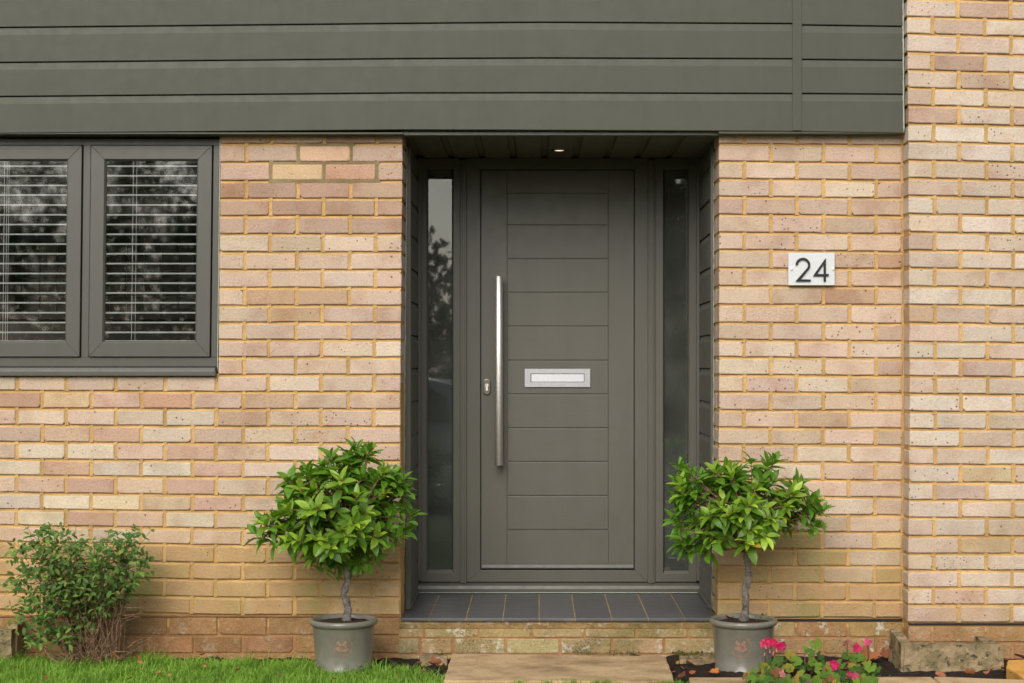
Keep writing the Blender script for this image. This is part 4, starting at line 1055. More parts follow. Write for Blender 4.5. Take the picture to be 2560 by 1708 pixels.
# ================================================================== POTS
def wrap(cx, cy, r, u, z, out=0.0):
    a = u / r; return (cx + (r + out) * math.sin(a), cy - (r + out) * math.cos(a), z)
def flower_pot(px, label, emb_px):
    yc = -0.30; cx = ux(px, yc)
    t = thing('flower_pot', (cx, yc, 0), label, 'flower pot', 'grey pots beside the door')
    prof = [(0.0, 0.004), (0.108, 0.004), (0.1145, 0.0), (0.1175, 0.004), (0.1165, 0.009), (0.1135, 0.013), (0.119, 0.09), (0.1265, 0.178), (0.128, 0.181), (0.134, 0.184), (0.1385, 0.190), (0.1395, 0.197), (0.1375, 0.204), (0.132, 0.208), (0.126, 0.208), (0.1215, 0.204), (0.119, 0.196), (0.117, 0.17), (0.10, 0.15)]
    MB().lathe(prof, (cx, yc, 0), 64).build('body', 'glaze', t, smooth=True)
    so = MB(); n = 28; vs = [(cx, yc, 0.199)]; fs = []
    for k, r_ in enumerate((0.04, 0.08, 0.118)):
        for j in range(n):
            a = 2 * math.pi * j / n; p = Vector((cx + r_ * math.cos(a), yc + r_ * math.sin(a), 0.198 - 0.004 * k))
            p.z += 0.007 * mnoise.noise(p * 60); vs.append(tuple(p))
    for j in range(n): fs.append((0, 1 + j, 1 + (j + 1) % n))
    for k in range(2):
        for j in range(n): fs.append((1 + k * n + j, 1 + (k + 1) * n + j, 1 + (k + 1) * n + (j + 1) % n, 1 + k * n + (j + 1) % n))
    so.add(vs, fs).build('compost', 'compost', t, smooth=True)
    # raised terracotta emblem: leaf sprig inside a ring of worn lettering
    ez = 0.112; eu = (ux(emb_px, yc - 0.12) - cx); k = 1 / 8.81 / sca(yc - 0.12)
    def rr_at(z): return lerp(0.1135, 0.1265, max(0, min(1, (z - 0.013) / 0.165)))
    e = MB()
    def blob(cx_, cy_, rx, ry, ang, lob=0.0, n=22):
        pts = []
        for i in range(n):
            a = 2 * math.pi * i / n; q = 1 + lob * math.sin(a * 7)
            x, y = rx * q * math.cos(a), ry * q * math.sin(a)
            pts.append(((cx_ - 810 + x * math.cos(ang) - y * math.sin(ang)) * k, -(cy_ - 790 + x * math.sin(ang) + y * math.cos(ang)) * k))
        fr_ = [wrap(cx, yc, rr_at(ez + v), eu + u, ez + v, 0.0012) for u, v in pts]; bk = [wrap(cx, yc, rr_at(ez + v), eu + u, ez + v, -0.002) for u, v in pts]
        e.add(fr_ + bk, [tuple(range(n))] + [(i, i + n, (i + 1) % n + n, (i + 1) % n) for i in range(n)])
    blob(748, 725, 72, 36, R(48), 0.06); blob(866, 722, 72, 36, R(-52), 0.06); blob(735, 835, 62, 42, R(-8), 0.05); blob(768, 882, 38, 22, R(15))
    blob(885, 868, 78, 34, R(-26), 0.06); blob(900, 785, 34, 26, R(-60)); blob(812, 850, 12, 70, R(4))
    e.build('emblem', 'terra', t)
    # lettering round the emblem
    cu = bpy.data.curves.new('lettering', 'FONT'); cu.size = 1.0
    mb = MB()
    def glyph(ch, ang, R_, size, flip=False):
        cu.body = ch
        o_ = bpy.data.objects.new('tmp', cu); COL.objects.link(o_); bpy.context.view_layer.update()
        me = o_.evaluated_get(bpy.context.evaluated_depsgraph_get()).to_mesh()
        if len(me.vertices):
            xs_ = [v.co.x for v in me.vertices]; mx = (min(xs_) + max(xs_)) / 2
            vs = []
            for v in me.vertices:
                lx, ly = (v.co.x - mx) * size, (v.co.y - 0.36) * size
                rad = R_ + (ly if not flip else -ly); lx = lx if not flip else -lx
                th = ang; u = rad * math.sin(th) + lx * math.cos(th); v_ = rad * math.cos(th) - lx * math.sin(th)
                vs.append(wrap(cx, yc, rr_at(ez + v_), eu + u, ez + v_, 0.0011))
            mb.add(vs, [tuple(p.vertices) for p in me.polygons])
        bpy.data.objects.remove(o_)
    RR = 226 * k; txt = 'BEAUTY IN'
    for i, ch in enumerate(txt):
        if ch != ' ': glyph(ch, R(-74 + i * 12.2), RR, 66 * k)
    mb.build('lettering', 'terra', t, fix=False)
    # the rest of the ring is worn to short raised strokes
    wk = MB(); rs = random.Random(int(px))
    for d in list(range(38, 84, 11)) + list(range(108, 250, 13)):
        a = R(d); u0, v0 = RR * math.sin(a), RR * math.cos(a); L_ = rs.uniform(22, 34) * k; W_ = rs.uniform(9, 17) * k
        pts = [(-W_, -L_), (W_, -L_), (W_, L_), (-W_, L_)] if d % 2 else [(-W_, -L_), (W_ * .6, -L_), (W_, L_), (-W_ * .7, L_ * .6)]
        fr_ = []
        for (x, y) in pts:
            u, v = u0 + x * math.cos(a) + y * math.sin(a), v0 - x * math.sin(a) + y * math.cos(a)
            fr_.append(wrap(cx, yc, rr_at(ez + v), eu + u, ez + v, 0.001))
        wk.add(fr_, [(0, 1, 2, 3)])
    wk.build('worn_lettering', 'terra', t, fix=False)
    return t
flower_pot(859, 'grey glazed pot with terracotta emblem standing in the grass left of the door', 854.7)
flower_pot(1858, 'grey glazed pot with terracotta emblem standing on soil right of the door', 1852)

# ================================================================== LEAVES
def leaf_mesh(name, mat, width=0.36, fold=0.25, curl=0.25, nseg=5, wave=0.0, tip=1.0):
    """leaf of unit length along +X, upper side +Z"""
    vs = []; fs = []
    for i in range(nseg + 1):
        t = i / nseg
        w_ = width / 2 * (math.sin(math.pi * min(1, t ** 0.85)) ** 0.8 if 0 < t < 1 else 0.0)
        z = -curl * t * t + 0.08 * t
        f_ = fold * w_
        wv = wave * math.sin(t * 9)
        vs += [(t, -w_, z + f_ + wv), (t, 0, z), (t, w_, z + f_ - wv)]
    for i in range(nseg):
        a = i * 3
        fs += [(a, a + 1, a + 4, a + 3), (a + 1, a + 2, a + 5, a + 4)]
    me = bpy.data.meshes.new(name); me.from_pydata(vs, [], fs)
    bm = bmesh.new(); bm.from_mesh(me); bmesh.ops.remove_doubles(bm, verts=bm.verts, dist=1e-5); bm.to_mesh(me); bm.free()
    me.polygons.foreach_set('use_smooth', [True] * len(me.polygons)); me.materials.append(M[mat]); return me
def frame(pos, d, up, size, roll=0.0):
    d = d.normalized(); y = up.cross(d)
    if y.length < 1e-3: y = Vector((0, 1, 0)).cross(d)
    y.normalize(); z = d.cross(y)
    m = Matrix((d, y, z)).transposed().to_4x4() @ Matrix.Rotation(roll, 4, 'X')
    return Matrix.Translation(pos) @ m @ Matrix.Scale(size, 4)
def spread_leaves(parent, items, meshes, limit, far_mat, dark):
    """items: (matrix, colour, mesh index); nearest become leaf objects, the rest one joined mass"""
    items.sort(key=lambda q: q[0].translation.y)
    off = wloc(parent)
    for mx, colr, k in items[:limit]:
        o = link('leaf', meshes[k], parent); o.matrix_local = Matrix.Translation(-off) @ mx; o.color = (*colr, 1)
    rest = items[limit:]
    if rest:
        mb = MB()
        for mx, colr, k in rest:
            me = meshes[k]
            mb.add([tuple(mx @ v.co) for v in me.vertices], [tuple(p.vertices) for p in me.polygons])
        o = mb.build('foliage', far_mat, parent, fix=False, smooth=True); o.color = (*dark, 1); o['kind'] = 'stuff'

BAY = [leaf_mesh('leaf', 'bay', w_, f_, c_, 6, wv) for w_, f_, c_, wv in ((0.42, 0.35, 0.15, 0.0), (0.46, 0.25, 0.30, 0.008), (0.40, 0.45, 0.05, 0.0), (0.48, 0.2, 0.42, 0.01), (0.38, 0.5, 0.22, 0.006))]
def rdir(r):
    while True:
        v = Vector((r.uniform(-1, 1), r.uniform(-1, 1), r.uniform(-1, 1)))
        if 0.05 < v.length < 1: return v.normalized()
def bay_tree(seed, label, trunk_px, lobes, ntips, yc=-0.30):
    r = random.Random(seed); s = sca(yc)
    base = Vector((ux(trunk_px[0][0], yc), yc, 0.182))
    t = thing('bay_tree', base, label, 'tree', 'bay trees beside the door')
    tp_ = [P(x, y, yc) for x, y in trunk_px]
    pts = []; rad = []
    for i in range(len(tp_) - 1):
        for q in range(5):
            pts.append(tp_[i].lerp(tp_[i + 1], q / 5) + Vector((r.uniform(-1, 1), r.uniform(-1, 1), 0)) * 0.0026)
    pts.append(tp_[-1]); n_ = len(pts)
    rad = [lerp(0.0170, 0.0115, (i / n_) ** 0.7) * r.uniform(0.84, 1.14) for i in range(n_)]; rad[0] = 0.024; rad[1] = 0.019
    MB().tube(pts, rad, 12, rough=0.16, rnd=r).build('trunk', 'bark', t, smooth=True)
    top = tp_[-1]
    ctr = P(lobes[0][0], lobes[0][1], yc)
    tips = []; tries = 0
    while len(tips) < ntips and tries < 20000:
        tries += 1
        lx, ly, rx, ry = r.choices(lobes, weights=[q[2] * q[3] for q in lobes])[0]
        d = rdir(r); rr_ = r.random() ** 0.40
        dy = min(rx, ry * 1.25) / s
        p = P(lx, ly, yc) + Vector((d.x * rx / s * rr_, d.y * dy * 0.95 * rr_, d.z * ry / s * rr_))
        if all((p - q).length > 0.029 for q in tips): tips.append(p)
    br = MB(); bd = MB(); items = []
    for p in tips:
        st = top + Vector((0, 0, r.uniform(-0.02, 0.10))) + (p - top) * 0.05
        mid = st.lerp(p, 0.5) + Vector((r.uniform(-.02, .02), r.uniform(-.02, .02), 0.03))
        br.tube([st, st.lerp(mid, .5) + Vector((0, 0, .008)), mid, mid.lerp(p, .55) + Vector((0, 0, .004)), p], [0.0045, 0.0037, 0.003, 0.0024, 0.0018], 5)
        ax = ((p - ctr).normalized() * 0.75 + Vector((0, -0.25, 0.62)) + rdir(r) * 0.35).normalized()
        a1 = ax.orthogonal().normalized(); a2 = ax.cross(a1)
        inner = (p - ctr).length < 0.15
        nl = r.randint(8, 12); ph = r.uniform(0, 6.28)
        for k in range(nl):
            th = ph + k * 2.399
            tl = k / nl                                  # 0 = oldest, low on the shoot
            sp_ = R(lerp(88, 24, tl) + r.uniform(-14, 14))
            d = ax * math.cos(sp_) + (a1 * math.cos(th) + a2 * math.sin(th)) * math.sin(sp_)
            d.z -= 0.10 * (1 - tl)
            q = p - ax * (0.050 * (1 - tl)) + ax * 0.004
            size = lerp(0.069, 0.048, tl ** 2) * r.uniform(0.75, 1.25)
            up = (ax * 0.8 + Vector((0, 0, 0.7)) - d * d.dot(ax)).normalized()
            mx = frame(q + d * 0.004, d, up, size, r.uniform(-0.4, 0.4))
            g_ = r.random(); young = max(0, tl - 0.25) * 1.15
            cr = lin((lerp(84, 170, young) + g_ * 16, lerp(116, 188, young) + g_ * 16, lerp(38, 66, young) + g_ * 6))
            if r.random() < 0.012: cr = lin(r.choice(((196, 120, 30), (150, 120, 50), (170, 150, 60))))
            kk = r.uniform(1.0, 1.5)
            items.append((mx, [c * kk for c in cr], r.randrange(len(BAY))))
        for k in range(r.randint(2, 5)):
            bd.ball(p + rdir(r) * 0.008 - ax * r.uniform(0, 0.02), r.uniform(0.0022, 0.0034), 5, 3)
    br.build('branches', 'twig', t, smooth=True); bd.build('buds', 'bud', t, smooth=True, fix=False)['kind'] = 'stuff'
    spread_leaves(t, items, BAY, 300, 'bay', lin((110, 150, 52)))
bay_tree(11, 'clipped bay tree with twisted grey trunk in the left pot', [(866, 1553), (872, 1520), (858, 1488), (869, 1455), (866, 1425), (864, 1395)],
         [(838, 1285, 150, 128), (700, 1315, 66, 40), (965, 1225, 62, 70), (858, 1165, 60, 38), (880, 1390, 105, 36), (760, 1215, 60, 50), (1000, 1300, 38, 55), (660, 1320, 34, 26), (905, 1130, 40, 24)], 175)
bay_tree(23, 'sparser bay tree leaning to the left in the right pot', [(1858, 1553), (1866, 1515), (1862, 1475), (1872, 1435), (1868, 1400), (1866, 1375)],
         [(1860, 1270, 130, 105), (1720, 1215, 46, 62), (1985, 1260, 55, 62), (2045, 1300, 24, 22), (1735, 1350, 58, 40), (1920, 1175, 60, 42), (1690, 1290, 24, 40), (1800, 1195, 60, 40), (2030, 1270, 34, 40)], 126)

# ================================================================== SHRUB
FU = [leaf_mesh('leaf', 'fuch', w_, f_, c_, 5) for w_, f_, c_ in ((0.46, 0.3, 0.2), (0.5, 0.2, 0.35), (0.42, 0.4, 0.1))]
def shrub():
    r = random.Random(31); yc = -0.21; base = Vector((ux(235, yc), yc, 0))
    t = thing('shrub', base, 'leafy green shrub with bare brown stems below the window', 'shrub')
    outline = [(62, 1335), (90, 1320), (160, 1312), (210, 1345), (250, 1350), (300, 1330), (345, 1322), (375, 1380), (380, 1430), (330, 1470), (318, 1525), (290, 1560), (235, 1585), (170, 1605), (95, 1615), (60, 1580), (45, 1500), (20, 1460), (48, 1420), (50, 1370)]
    st = MB(); items = []
    tips = []
    for k in range(85):
        q = r.random()
        if q < 0.55: px, py = r.uniform(55, 370), r.uniform(1325, 1420)
        elif q < 0.85: px, py = r.uniform(35, 330), r.uniform(1400, 1500)
        else: px, py = r.uniform(40, 175), r.uniform(1480, 1590)
        tips.append((px, py))
    tips += [(378, 1325), (352, 1318), (25, 1462), (30, 1510), (384, 1405), (376, 1440), (70, 1322), (165, 1312), (330, 1350), (62, 1345), (100, 1318), (130, 1314), (190, 1318)]
    for (px, py) in tips:
        dy = r.uniform(-0.16, 0.10) * (1.0 if py > 1340 else 0.6)
        tip = P(px, py, yc) + Vector((0, dy, 0))
        b0 = Vector((ux(r.uniform(185, 300), yc), yc + r.uniform(-.05, .06), 0.0))
        b0.x = lerp(b0.x, tip.x, 0.12)
        h = tip.z
        c1 = Vector((lerp(b0.x, tip.x, 0.2), lerp(b0.y, tip.y, 0.2), h * 0.42)); c2 = Vector((lerp(b0.x, tip.x, 0.62), lerp(b0.y, tip.y, 0.62), h * 0.80))
        pts = []
        for i in range(11):
            u = i / 10; p = b0 * (1 - u) ** 3 + c1 * 3 * u * (1 - u) ** 2 + c2 * 3 * u * u * (1 - u) + tip * u ** 3
            pts.append(p + Vector((r.uniform(-1, 1), r.uniform(-1, 1), 0)) * 0.009 * (0 if i in (0, 10) else 1))
        k0_ = r.uniform(0.6, 1.5); st.tube(pts, [lerp(0.003 * k0_, 0.0009, (i / 10) ** 0.7) for i in range(11)], 5)
        for i in range(4, 11):
            if pts[i].z < 0.13 and pts[i].x > ux(190, yc) and r.random() < 0.85: continue
            if pts[i].x > ux(255, yc) and pts[i].z < 0.24 and r.random() < 0.85: continue
            if r.random() < 0.06: continue
            d0 = (pts[i] - pts[i - 1]).normalized(); sd_ = d0.orthogonal().normalized(); rot = r.uniform(0, 6.28)
            for sgn in (1, -1, 1)[: 2 if i < 10 else 3]:
                d = (Matrix.Rotation(rot, 3, d0) @ sd_) * sgn + d0 * 0.55 + Vector((0, -0.15, -0.05)); rot += 0.6
                sz = r.uniform(0.022, 0.038) * (0.8 if i == 10 else 1.0)
                mx = frame(pts[i], d, Vector((0, -0.35, 1)) + rdir(r) * 0.35, sz, r.uniform(-.5, .5))
                g_ = r.random(); c_ = lin((lerp(76, 118, g_), lerp(108, 148, g_), lerp(58, 76, g_)))
                if r.random() < 0.04: c_ = lin((128, 148, 62))
                items.append((mx, c_, r.randrange(3)))
    def inside(x, y):
        c_ = False; n_ = len(outline)
        for i in range(n_):
            (xa, ya), (xb, yb) = outline[i], outline[(i + 1) % n_]
            if (ya > y) != (yb > y) and x < (xb - xa) * (y - ya) / (yb - ya) + xa: c_ = not c_
        return c_
    k = 0
    while k < 1300:
        px, py = r.uniform(20, 385), r.uniform(1312, 1615)
        if not inside(px, py): continue
        if mnoise.noise(Vector((px / 30, py / 30, 4))) < (-0.18 if py < 1490 or px < 150 else 0.12): continue
        k += 1; p = P(px, py, yc) + Vector((0, r.uniform(-.17, .08), 0))
        d = Vector((r.uniform(-1, 1), -0.4, r.uniform(-.9, .5)))
        g_ = r.random(); c_ = lin((lerp(80, 136, g_), lerp(106, 156, g_), lerp(50, 70, g_)))
        items.append((frame(p, d, Vector((0, -0.6, 1)) + rdir(r) * 0.4, r.uniform(0.020, 0.036), r.uniform(-.4, .4)), c_, r.randrange(3)))
    st.build('stems', 'twig', t, smooth=True)['kind'] = 'stuff'
    # dry twigs fanning from the base
    tw = MB()
    for k in range(190):
        b0 = Vector((ux(r.uniform(165, 310), yc), yc + r.uniform(-.10, .07), r.uniform(0, 0.05)))
        L_ = r.uniform(0.04, 0.20); a = r.gauss(0.15, 1.0)
        d = Vector((math.sin(a), r.uniform(-.4, .15), math.cos(a))).normalized()
        k1 = b0 + d * L_ * .5 + rdir(r) * 0.018; k2 = b0 + d * L_ + rdir(r) * 0.03; th_ = r.choice((0.001, 0.0014, 0.002, 0.004))
        tw.tube([b0, k1, k2], [th_, th_ * 0.7, 0.0006], 4)
    for k in range(60):
        b0 = P(r.uniform(200, 330), r.uniform(1440, 1560), yc) + Vector((0, r.uniform(-.1, .05), 0)); d = Vector((r.uniform(0.1, 1), r.uniform(-.4, .2), r.uniform(-0.1, .7))).normalized()
        tw.tube([b0, b0 + d * r.uniform(0.04, 0.12) + rdir(r) * 0.01], [0.0014, 0.0006], 4)
    tw.build('dry_twigs', 'twig', t)['kind'] = 'stuff'
    fl = MB()
    for k in range(26):
        p = P(r.uniform(60, 330), r.uniform(1330, 1600), yc) + Vector((0, r.uniform(-.16, -.02), 0)); fl.tube([p, p + Vector((0, 0, -0.014))], [0.0008, 0.0022], 5)
    o = fl.build('buds', 'petal', t); o['kind'] = 'stuff'; o.color = (*lin((140, 30, 60)), 1)
    spread_leaves(t, items, FU, 300, 'fuch', lin((92, 124, 60)))
shrub()

# ================================================================== GERANIUM
def ger_leaf():
    n = 22; vs = [(0, 0, 0)]; fs = []
    for k, rr_ in enumerate((0.55, 1.0)):
        for i in range(n):
            a = R(20) + (2 * math.pi - R(40)) * i / (n - 1)
            q = rr_ * (1 + (0.09 * math.cos(a * 7) + 0.03 * math.cos(a * 21) if k else 0))
            vs.append((-0.0 + q * math.cos(a + math.pi), q * math.sin(a + math.pi), (0.16 * rr_ * rr_ + 0.06 * math.sin(a * 5)) * (1 if k else .7)))
    for i in range(n - 1): fs.append((0, 1 + i, 2 + i)); fs.append((1 + i, 1 + n + i, 2 + n + i, 2 + i))
    me = bpy.data.meshes.new('leaf'); me.from_pydata(vs, [], fs); me.polygons.foreach_set('use_smooth', [True] * len(me.polygons)); me.materials.append(M['ger']); return me
GL = ger_leaf()
PET = leaf_mesh('petal', 'petal', 0.75, 0.1, 0.25, 4)
def geranium():
    r = random.Random(41); yc = -0.60; base = Vector((ux(2010, yc), yc, 0.04))
    t = thing('geranium', base, 'pink flowering geranium at the bottom edge in front of the right pot', 'flowering plant')
    stems = []; off = wloc(t); leaves = []
    pos = [(1870, 1690), (1895, 1700), (1905, 1668), (1885, 1678), (1930, 1690), (1945, 1655), (1925, 1664), (1965, 1672), (1985, 1660), (2005, 1690), (1960, 1700), (1990, 1705), (2020, 1668), (2012, 1620), (2040, 1610), (2025, 1632), (2050, 1640), (2060, 1690), (2075, 1680), (2100, 1700), (2090, 1665), (2115, 1640), (2135, 1650), (2150, 1645), (2165, 1655), (2175, 1668), (2188, 1672), (2150, 1690), (1900, 1718), (1940, 1715), (2040, 1712), (2080, 1716), (2130, 1712), (2160, 1706), (1865, 1708), (2005, 1722), (1975, 1640), (1960, 1650), (2130, 1668), (2030, 1655)]
    for k in range(80):
        px = r.uniform(1868, 2190); pos.append((px, r.uniform(pw(px, [1868, 1950, 2030, 2080, 2120, 2190], [1690, 1650, 1618, 1660, 1640, 1670]), 1722)))
    for (px, py) in pos:
        y = lerp(-0.50, -0.84, (py - 1600) / 112) + r.uniform(-0.03, 0.03); p = P(px, py, y)
        if p.z < 0.05: p.z = 0.05 + r.uniform(0, .02)
        n_ = (Vector((r.uniform(-.5, .5), -0.75, r.uniform(0.3, 1.0)))).normalized()
        d = n_.orthogonal() if r.random() < .5 else Vector((r.uniform(-1, 1), 0.2, r.uniform(-.6, .6)))
        d = (d - n_ * d.dot(n_)).normalized()
        sz = r.uniform(0.012, 0.025)
        o = link('leaf', GL, t); mx = frame(p, d, n_, sz); o.matrix_local = Matrix.Translation(-off) @ mx
        g_ = r.random(); c = lin((lerp(54, 112, g_), lerp(84, 140, g_), lerp(34, 46, g_)))
        if r.random() < 0.2: c = lin((150, 130, 56))
        if r.random() < 0.14: c = lin((132, 88, 58))
        o.color = (*c, 1)
        b0 = Vector((lerp(p.x, base.x, 0.35), lerp(p.y, yc, 0.6), 0.035))
        stems.append(([b0, b0.lerp(p, .5) + Vector((0, 0, .012)), p], [0.0026, 0.002, 0.0014]))
    # dry brown flower heads and curled leaves
    for (px, py, k) in ((1950, 1665, 14), (2040, 1650, 12), (2150, 1690, 16), (2160, 1675, 14), (2030, 1680, 12), (1955, 1690, 10), (2120, 1700, 10), (2115, 1610, 6)):
        dr = MB(); p = P(px, py, yc - 0.03)
        for i in range(k):
            q = p + Vector((r.gauss(0, .012), r.gauss(0, .01), r.gauss(0, .016))); d = rdir(r)
            mx = frame(q, d, rdir(r), r.uniform(0.010, 0.020))
            dr.add([tuple(mx @ v.co) for v in PET.vertices], [tuple(f_.vertices) for f_ in PET.polygons])
        o = dr.build('withered_head', 'dry', t, fix=False); o.color = (*lin((150, 104, 72)), 1)
    def head(px, py, nfl, spread, stem=True, c0=(232, 30, 110)):
        y = lerp(-0.54, -0.86, max(0, py - 1605) / 105) - 0.03; c = P(px, py, y)
        for i in range(nfl):
            fc = c + Vector((r.uniform(-spread, spread), r.uniform(-.01, .008), r.uniform(-spread * .55, spread * .55)))
            n_ = Vector((r.uniform(-.6, .6), -1, r.uniform(-.3, .7))).normalized(); a1 = n_.orthogonal().normalized(); a2 = n_.cross(a1)
            for k in range(5):
                th = k * 1.2566 + r.uniform(-.2, .2); d = a1 * math.cos(th) + a2 * math.sin(th) + n_ * 0.3
                o = link('petal', PET, t); o.matrix_local = Matrix.Translation(-off) @ frame(fc, d, n_, r.uniform(0.015, 0.022))
                g_ = r.uniform(0.8, 1.1); cc = lin((min(255, c0[0] * g_), c0[1] * g_ + r.uniform(0, 30), c0[2] * g_)); o.color = (*cc, 1)
        if stem: stems.append(([Vector((c.x + .004, y + .01, 0.06)), c + Vector((.003, .01, -.03)), c + Vector((0, .006, 0))], [0.0028, 0.0026, 0.002]))
    head(1912, 1606, 4, 0.014); head(1935, 1610, 3, 0.018); head(1954, 1616, 5, 0.010, False, (238, 20, 120)); head(2144, 1620, 3, 0.008, True, (226, 26, 112)); head(2170, 1608, 1, 0.004, True, (226, 70, 130)); head(2086, 1662, 3, 0.014, True, (222, 30, 120)); head(2118, 1608, 1, 0.004, True, (214, 120, 150)); head(2130, 1692, 2, 0.010, False, (210, 60, 120)); head(1952, 1686, 1, 0.008, False, (236, 130, 160))
    bd = MB()
    for (px, py) in ((1925, 1624), (1912, 1632), (1940, 1622), (1915, 1614), (1935, 1628), (1948, 1690), (1958, 1694), (1966, 1688), (2100, 1680)):
        p = P(px, py, yc - .015); bd.tube([p, p + Vector((r.uniform(-.004, .004), 0, -0.013))], [0.0022, 0.0032], 6)
    o = bd.build('buds', 'petal', t); o['kind'] = 'stuff'; o.color = (*lin((226, 150, 150)), 1)
    for p_, r_ in stems: MB().tube(p_, r_, 5).build('stem', 'stemg', t, smooth=True)
geranium()

# ================================================================== GRASS
def grass_mesh(name, pts, hts, lean_amt, seed, wid=0.0019):
    rg = np.random.default_rng(seed); n = len(pts); pts = np.array(pts); hts = np.array(hts)
    ang = rg.uniform(0, 2 * np.pi, n); la = rg.uniform(0.1, 1.0, n) * lean_amt * hts
    dx, dy = np.cos(ang), np.sin(ang); wx, wy = -dy * wid, dx * wid
    V = np.zeros((n, 7, 3)); lev = [0, 0.4, 0.75]
    for k, t in enumerate(lev):
        cx = pts[:, 0] + dx * la * t * t; cy = pts[:, 1] + dy * la * t * t; cz = pts[:, 2] + hts * t * (1 - 0.25 * t * lean_amt * 0.5)
        ww = (1.0, 0.85, 0.55)[k]
        V[:, 2 * k] = np.stack([cx - wx * ww, cy - wy * ww, cz], 1); V[:, 2 * k + 1] = np.stack([cx + wx * ww, cy + wy * ww, cz], 1)
    V[:, 6] = np.stack([pts[:, 0] + dx * la, pts[:, 1] + dy * la, pts[:, 2] + hts * (1 - 0.22 * lean_amt * 0.5)], 1)
    F = []
    base = np.arange(n) * 7
    q = np.concatenate([np.stack([base + a, base + b, base + c, base + d], 1) for a, b, c, d in ((0, 1, 3, 2), (2, 3, 5, 4))])
    tr_ = np.stack([base + 4, base + 5, base + 6], 1)
    me = bpy.data.meshes.new(name)
    me.from_pydata(V.reshape(-1, 3).tolist(), [], q.tolist() + tr_.tolist()); return me
def m_grass():
    t = NT('grass_blade'); p = t.pos((1, 1, 0.2))
    n1 = t.noise(p, 9, 3); n2 = t.noise(p, 160, 2)
    c = t.mix(t.ramp(n1, 0.38, 0.62), (0.11, 0.25, 0.022), (0.26, 0.46, 0.055))
    c = t.mix(t.ramp(n2, 0.35, 0.75), c, (0.32, 0.50, 0.08))
    c = t.mix(t.ramp(t.noise(p, 420, 1), 0.64, 0.70, 0, 0.85), c, (0.42, 0.36, 0.14))
    b = t.pbr(c, 0.5, spec=0.35); tr = t.n('BsdfTranslucent'); t.l(t.mix(1.0, c, (1.2, 1.4, 0.4), 'MULTIPLY'), tr.inputs[0])
    ms = t.n('MixShader'); ms.inputs[0].default_value = 0.35
    t.l(b.outputs[0], ms.inputs[1]); t.l(tr.outputs[0], ms.inputs[2]); t.l(ms.outputs[0], t.out.inputs[0]); return t.m
M['grass'] = m_grass()
r = random.Random(51); pts = []; hts = []
potx = ux(859, -0.3)
while len(pts) < 44000:
    x = r.uniform(-2.75, -0.30); y = -1.25 + 1.2 * r.random() ** 0.8
    e = lawn_edge(x) + 0.035 * mnoise.noise(Vector((x * 9, 0, 2))) + 0.02 * mnoise.noise(Vector((x * 31, 0, 2)))
    if y > e - 0.05 * r.random() ** 2 + 0.012: continue
    if (x - potx) ** 2 + (y + 0.30) ** 2 < 0.119 ** 2: continue
    q = 0.5 + 0.5 * mnoise.noise(Vector((x * 7, y * 7, 1)))
    h = r.uniform(0.014, 0.050) * (0.45 + 1.05 * q) * (1.6 if r.random() < 0.07 else 1.0)
    if y > -0.35 and x < -1.5: h *= 1.15
    pts.append((x, y, lawn_z(x, y) - 0.006)); hts.append(h)
me = grass_mesh('grass', pts, hts, 1.5, 1); me.materials.append(M['grass'])
o = link('grass', me); tag(o, 'short bright green lawn grass in front of the left wall', 'grass', kind='stuff')
def tuft(px0, px1, py, n, hmin, hmax, label, seed, name='grass_tuft', z=0.036, dy=0.012):
    r = random.Random(seed); ps = []; hs = []
    for k in range(n):
        x, y = gp(r.gauss((px0 + px1) / 2, (px1 - px0) / 4.2), py, z); ps.append((x, y + r.uniform(-dy, dy), z - 0.012)); hs.append(r.uniform(hmin, hmax))
    me = grass_mesh(name, ps, hs, 1.3, seed); me.materials.append(M['grass']); o = link(name, me)
    tag(o, label, 'grass', kind=None); return o
tuft(1275, 1320, 1704, 140, 0.012, 0.026, 'small grass tuft in the slab joint, leftmost of the joint tufts', 1)
tuft(1345, 1395, 1704, 150, 0.012, 0.026, 'small grass tuft in the slab joint, second from the left', 2)
tuft(1395, 1465, 1704, 240, 0.012, 0.030, 'grass tuft in the slab joint below the letter plate', 3)
tuft(1465, 1545, 1705, 260, 0.012, 0.028, 'wide grass tuft in the middle of the slab joint', 4)
tuft(1620, 1720, 1706, 320, 0.010, 0.026, 'bright grass tuft at the right end of the slab joint', 5)
for k, (px, py, n_, h_) in enumerate(((615, 1650, 14, 0.06), (700, 1668, 22, 0.045), (470, 1655, 14, 0.05), (275, 1668, 40, 0.075), (320, 1660, 16, 0.05), (560, 1668, 18, 0.045), (1020, 1690, 30, 0.05))):
    tuft(px - 22, px + 22, py, n_, h_ * .5, h_, ['tall grass wisp on the soil right of the shrub, midway to the pot', 'thin grass wisp on the soil left of the left pot', 'grass wisp on the soil just right of the shrub', 'tall grass clump at the foot of the shrub', 'short grass wisp under the right side of the shrub', 'grass wisp at the lawn edge between shrub and pot', 'grass wisp at the lawn corner left of the slab'][k], 20 + k, z=0.004, dy=0.02)

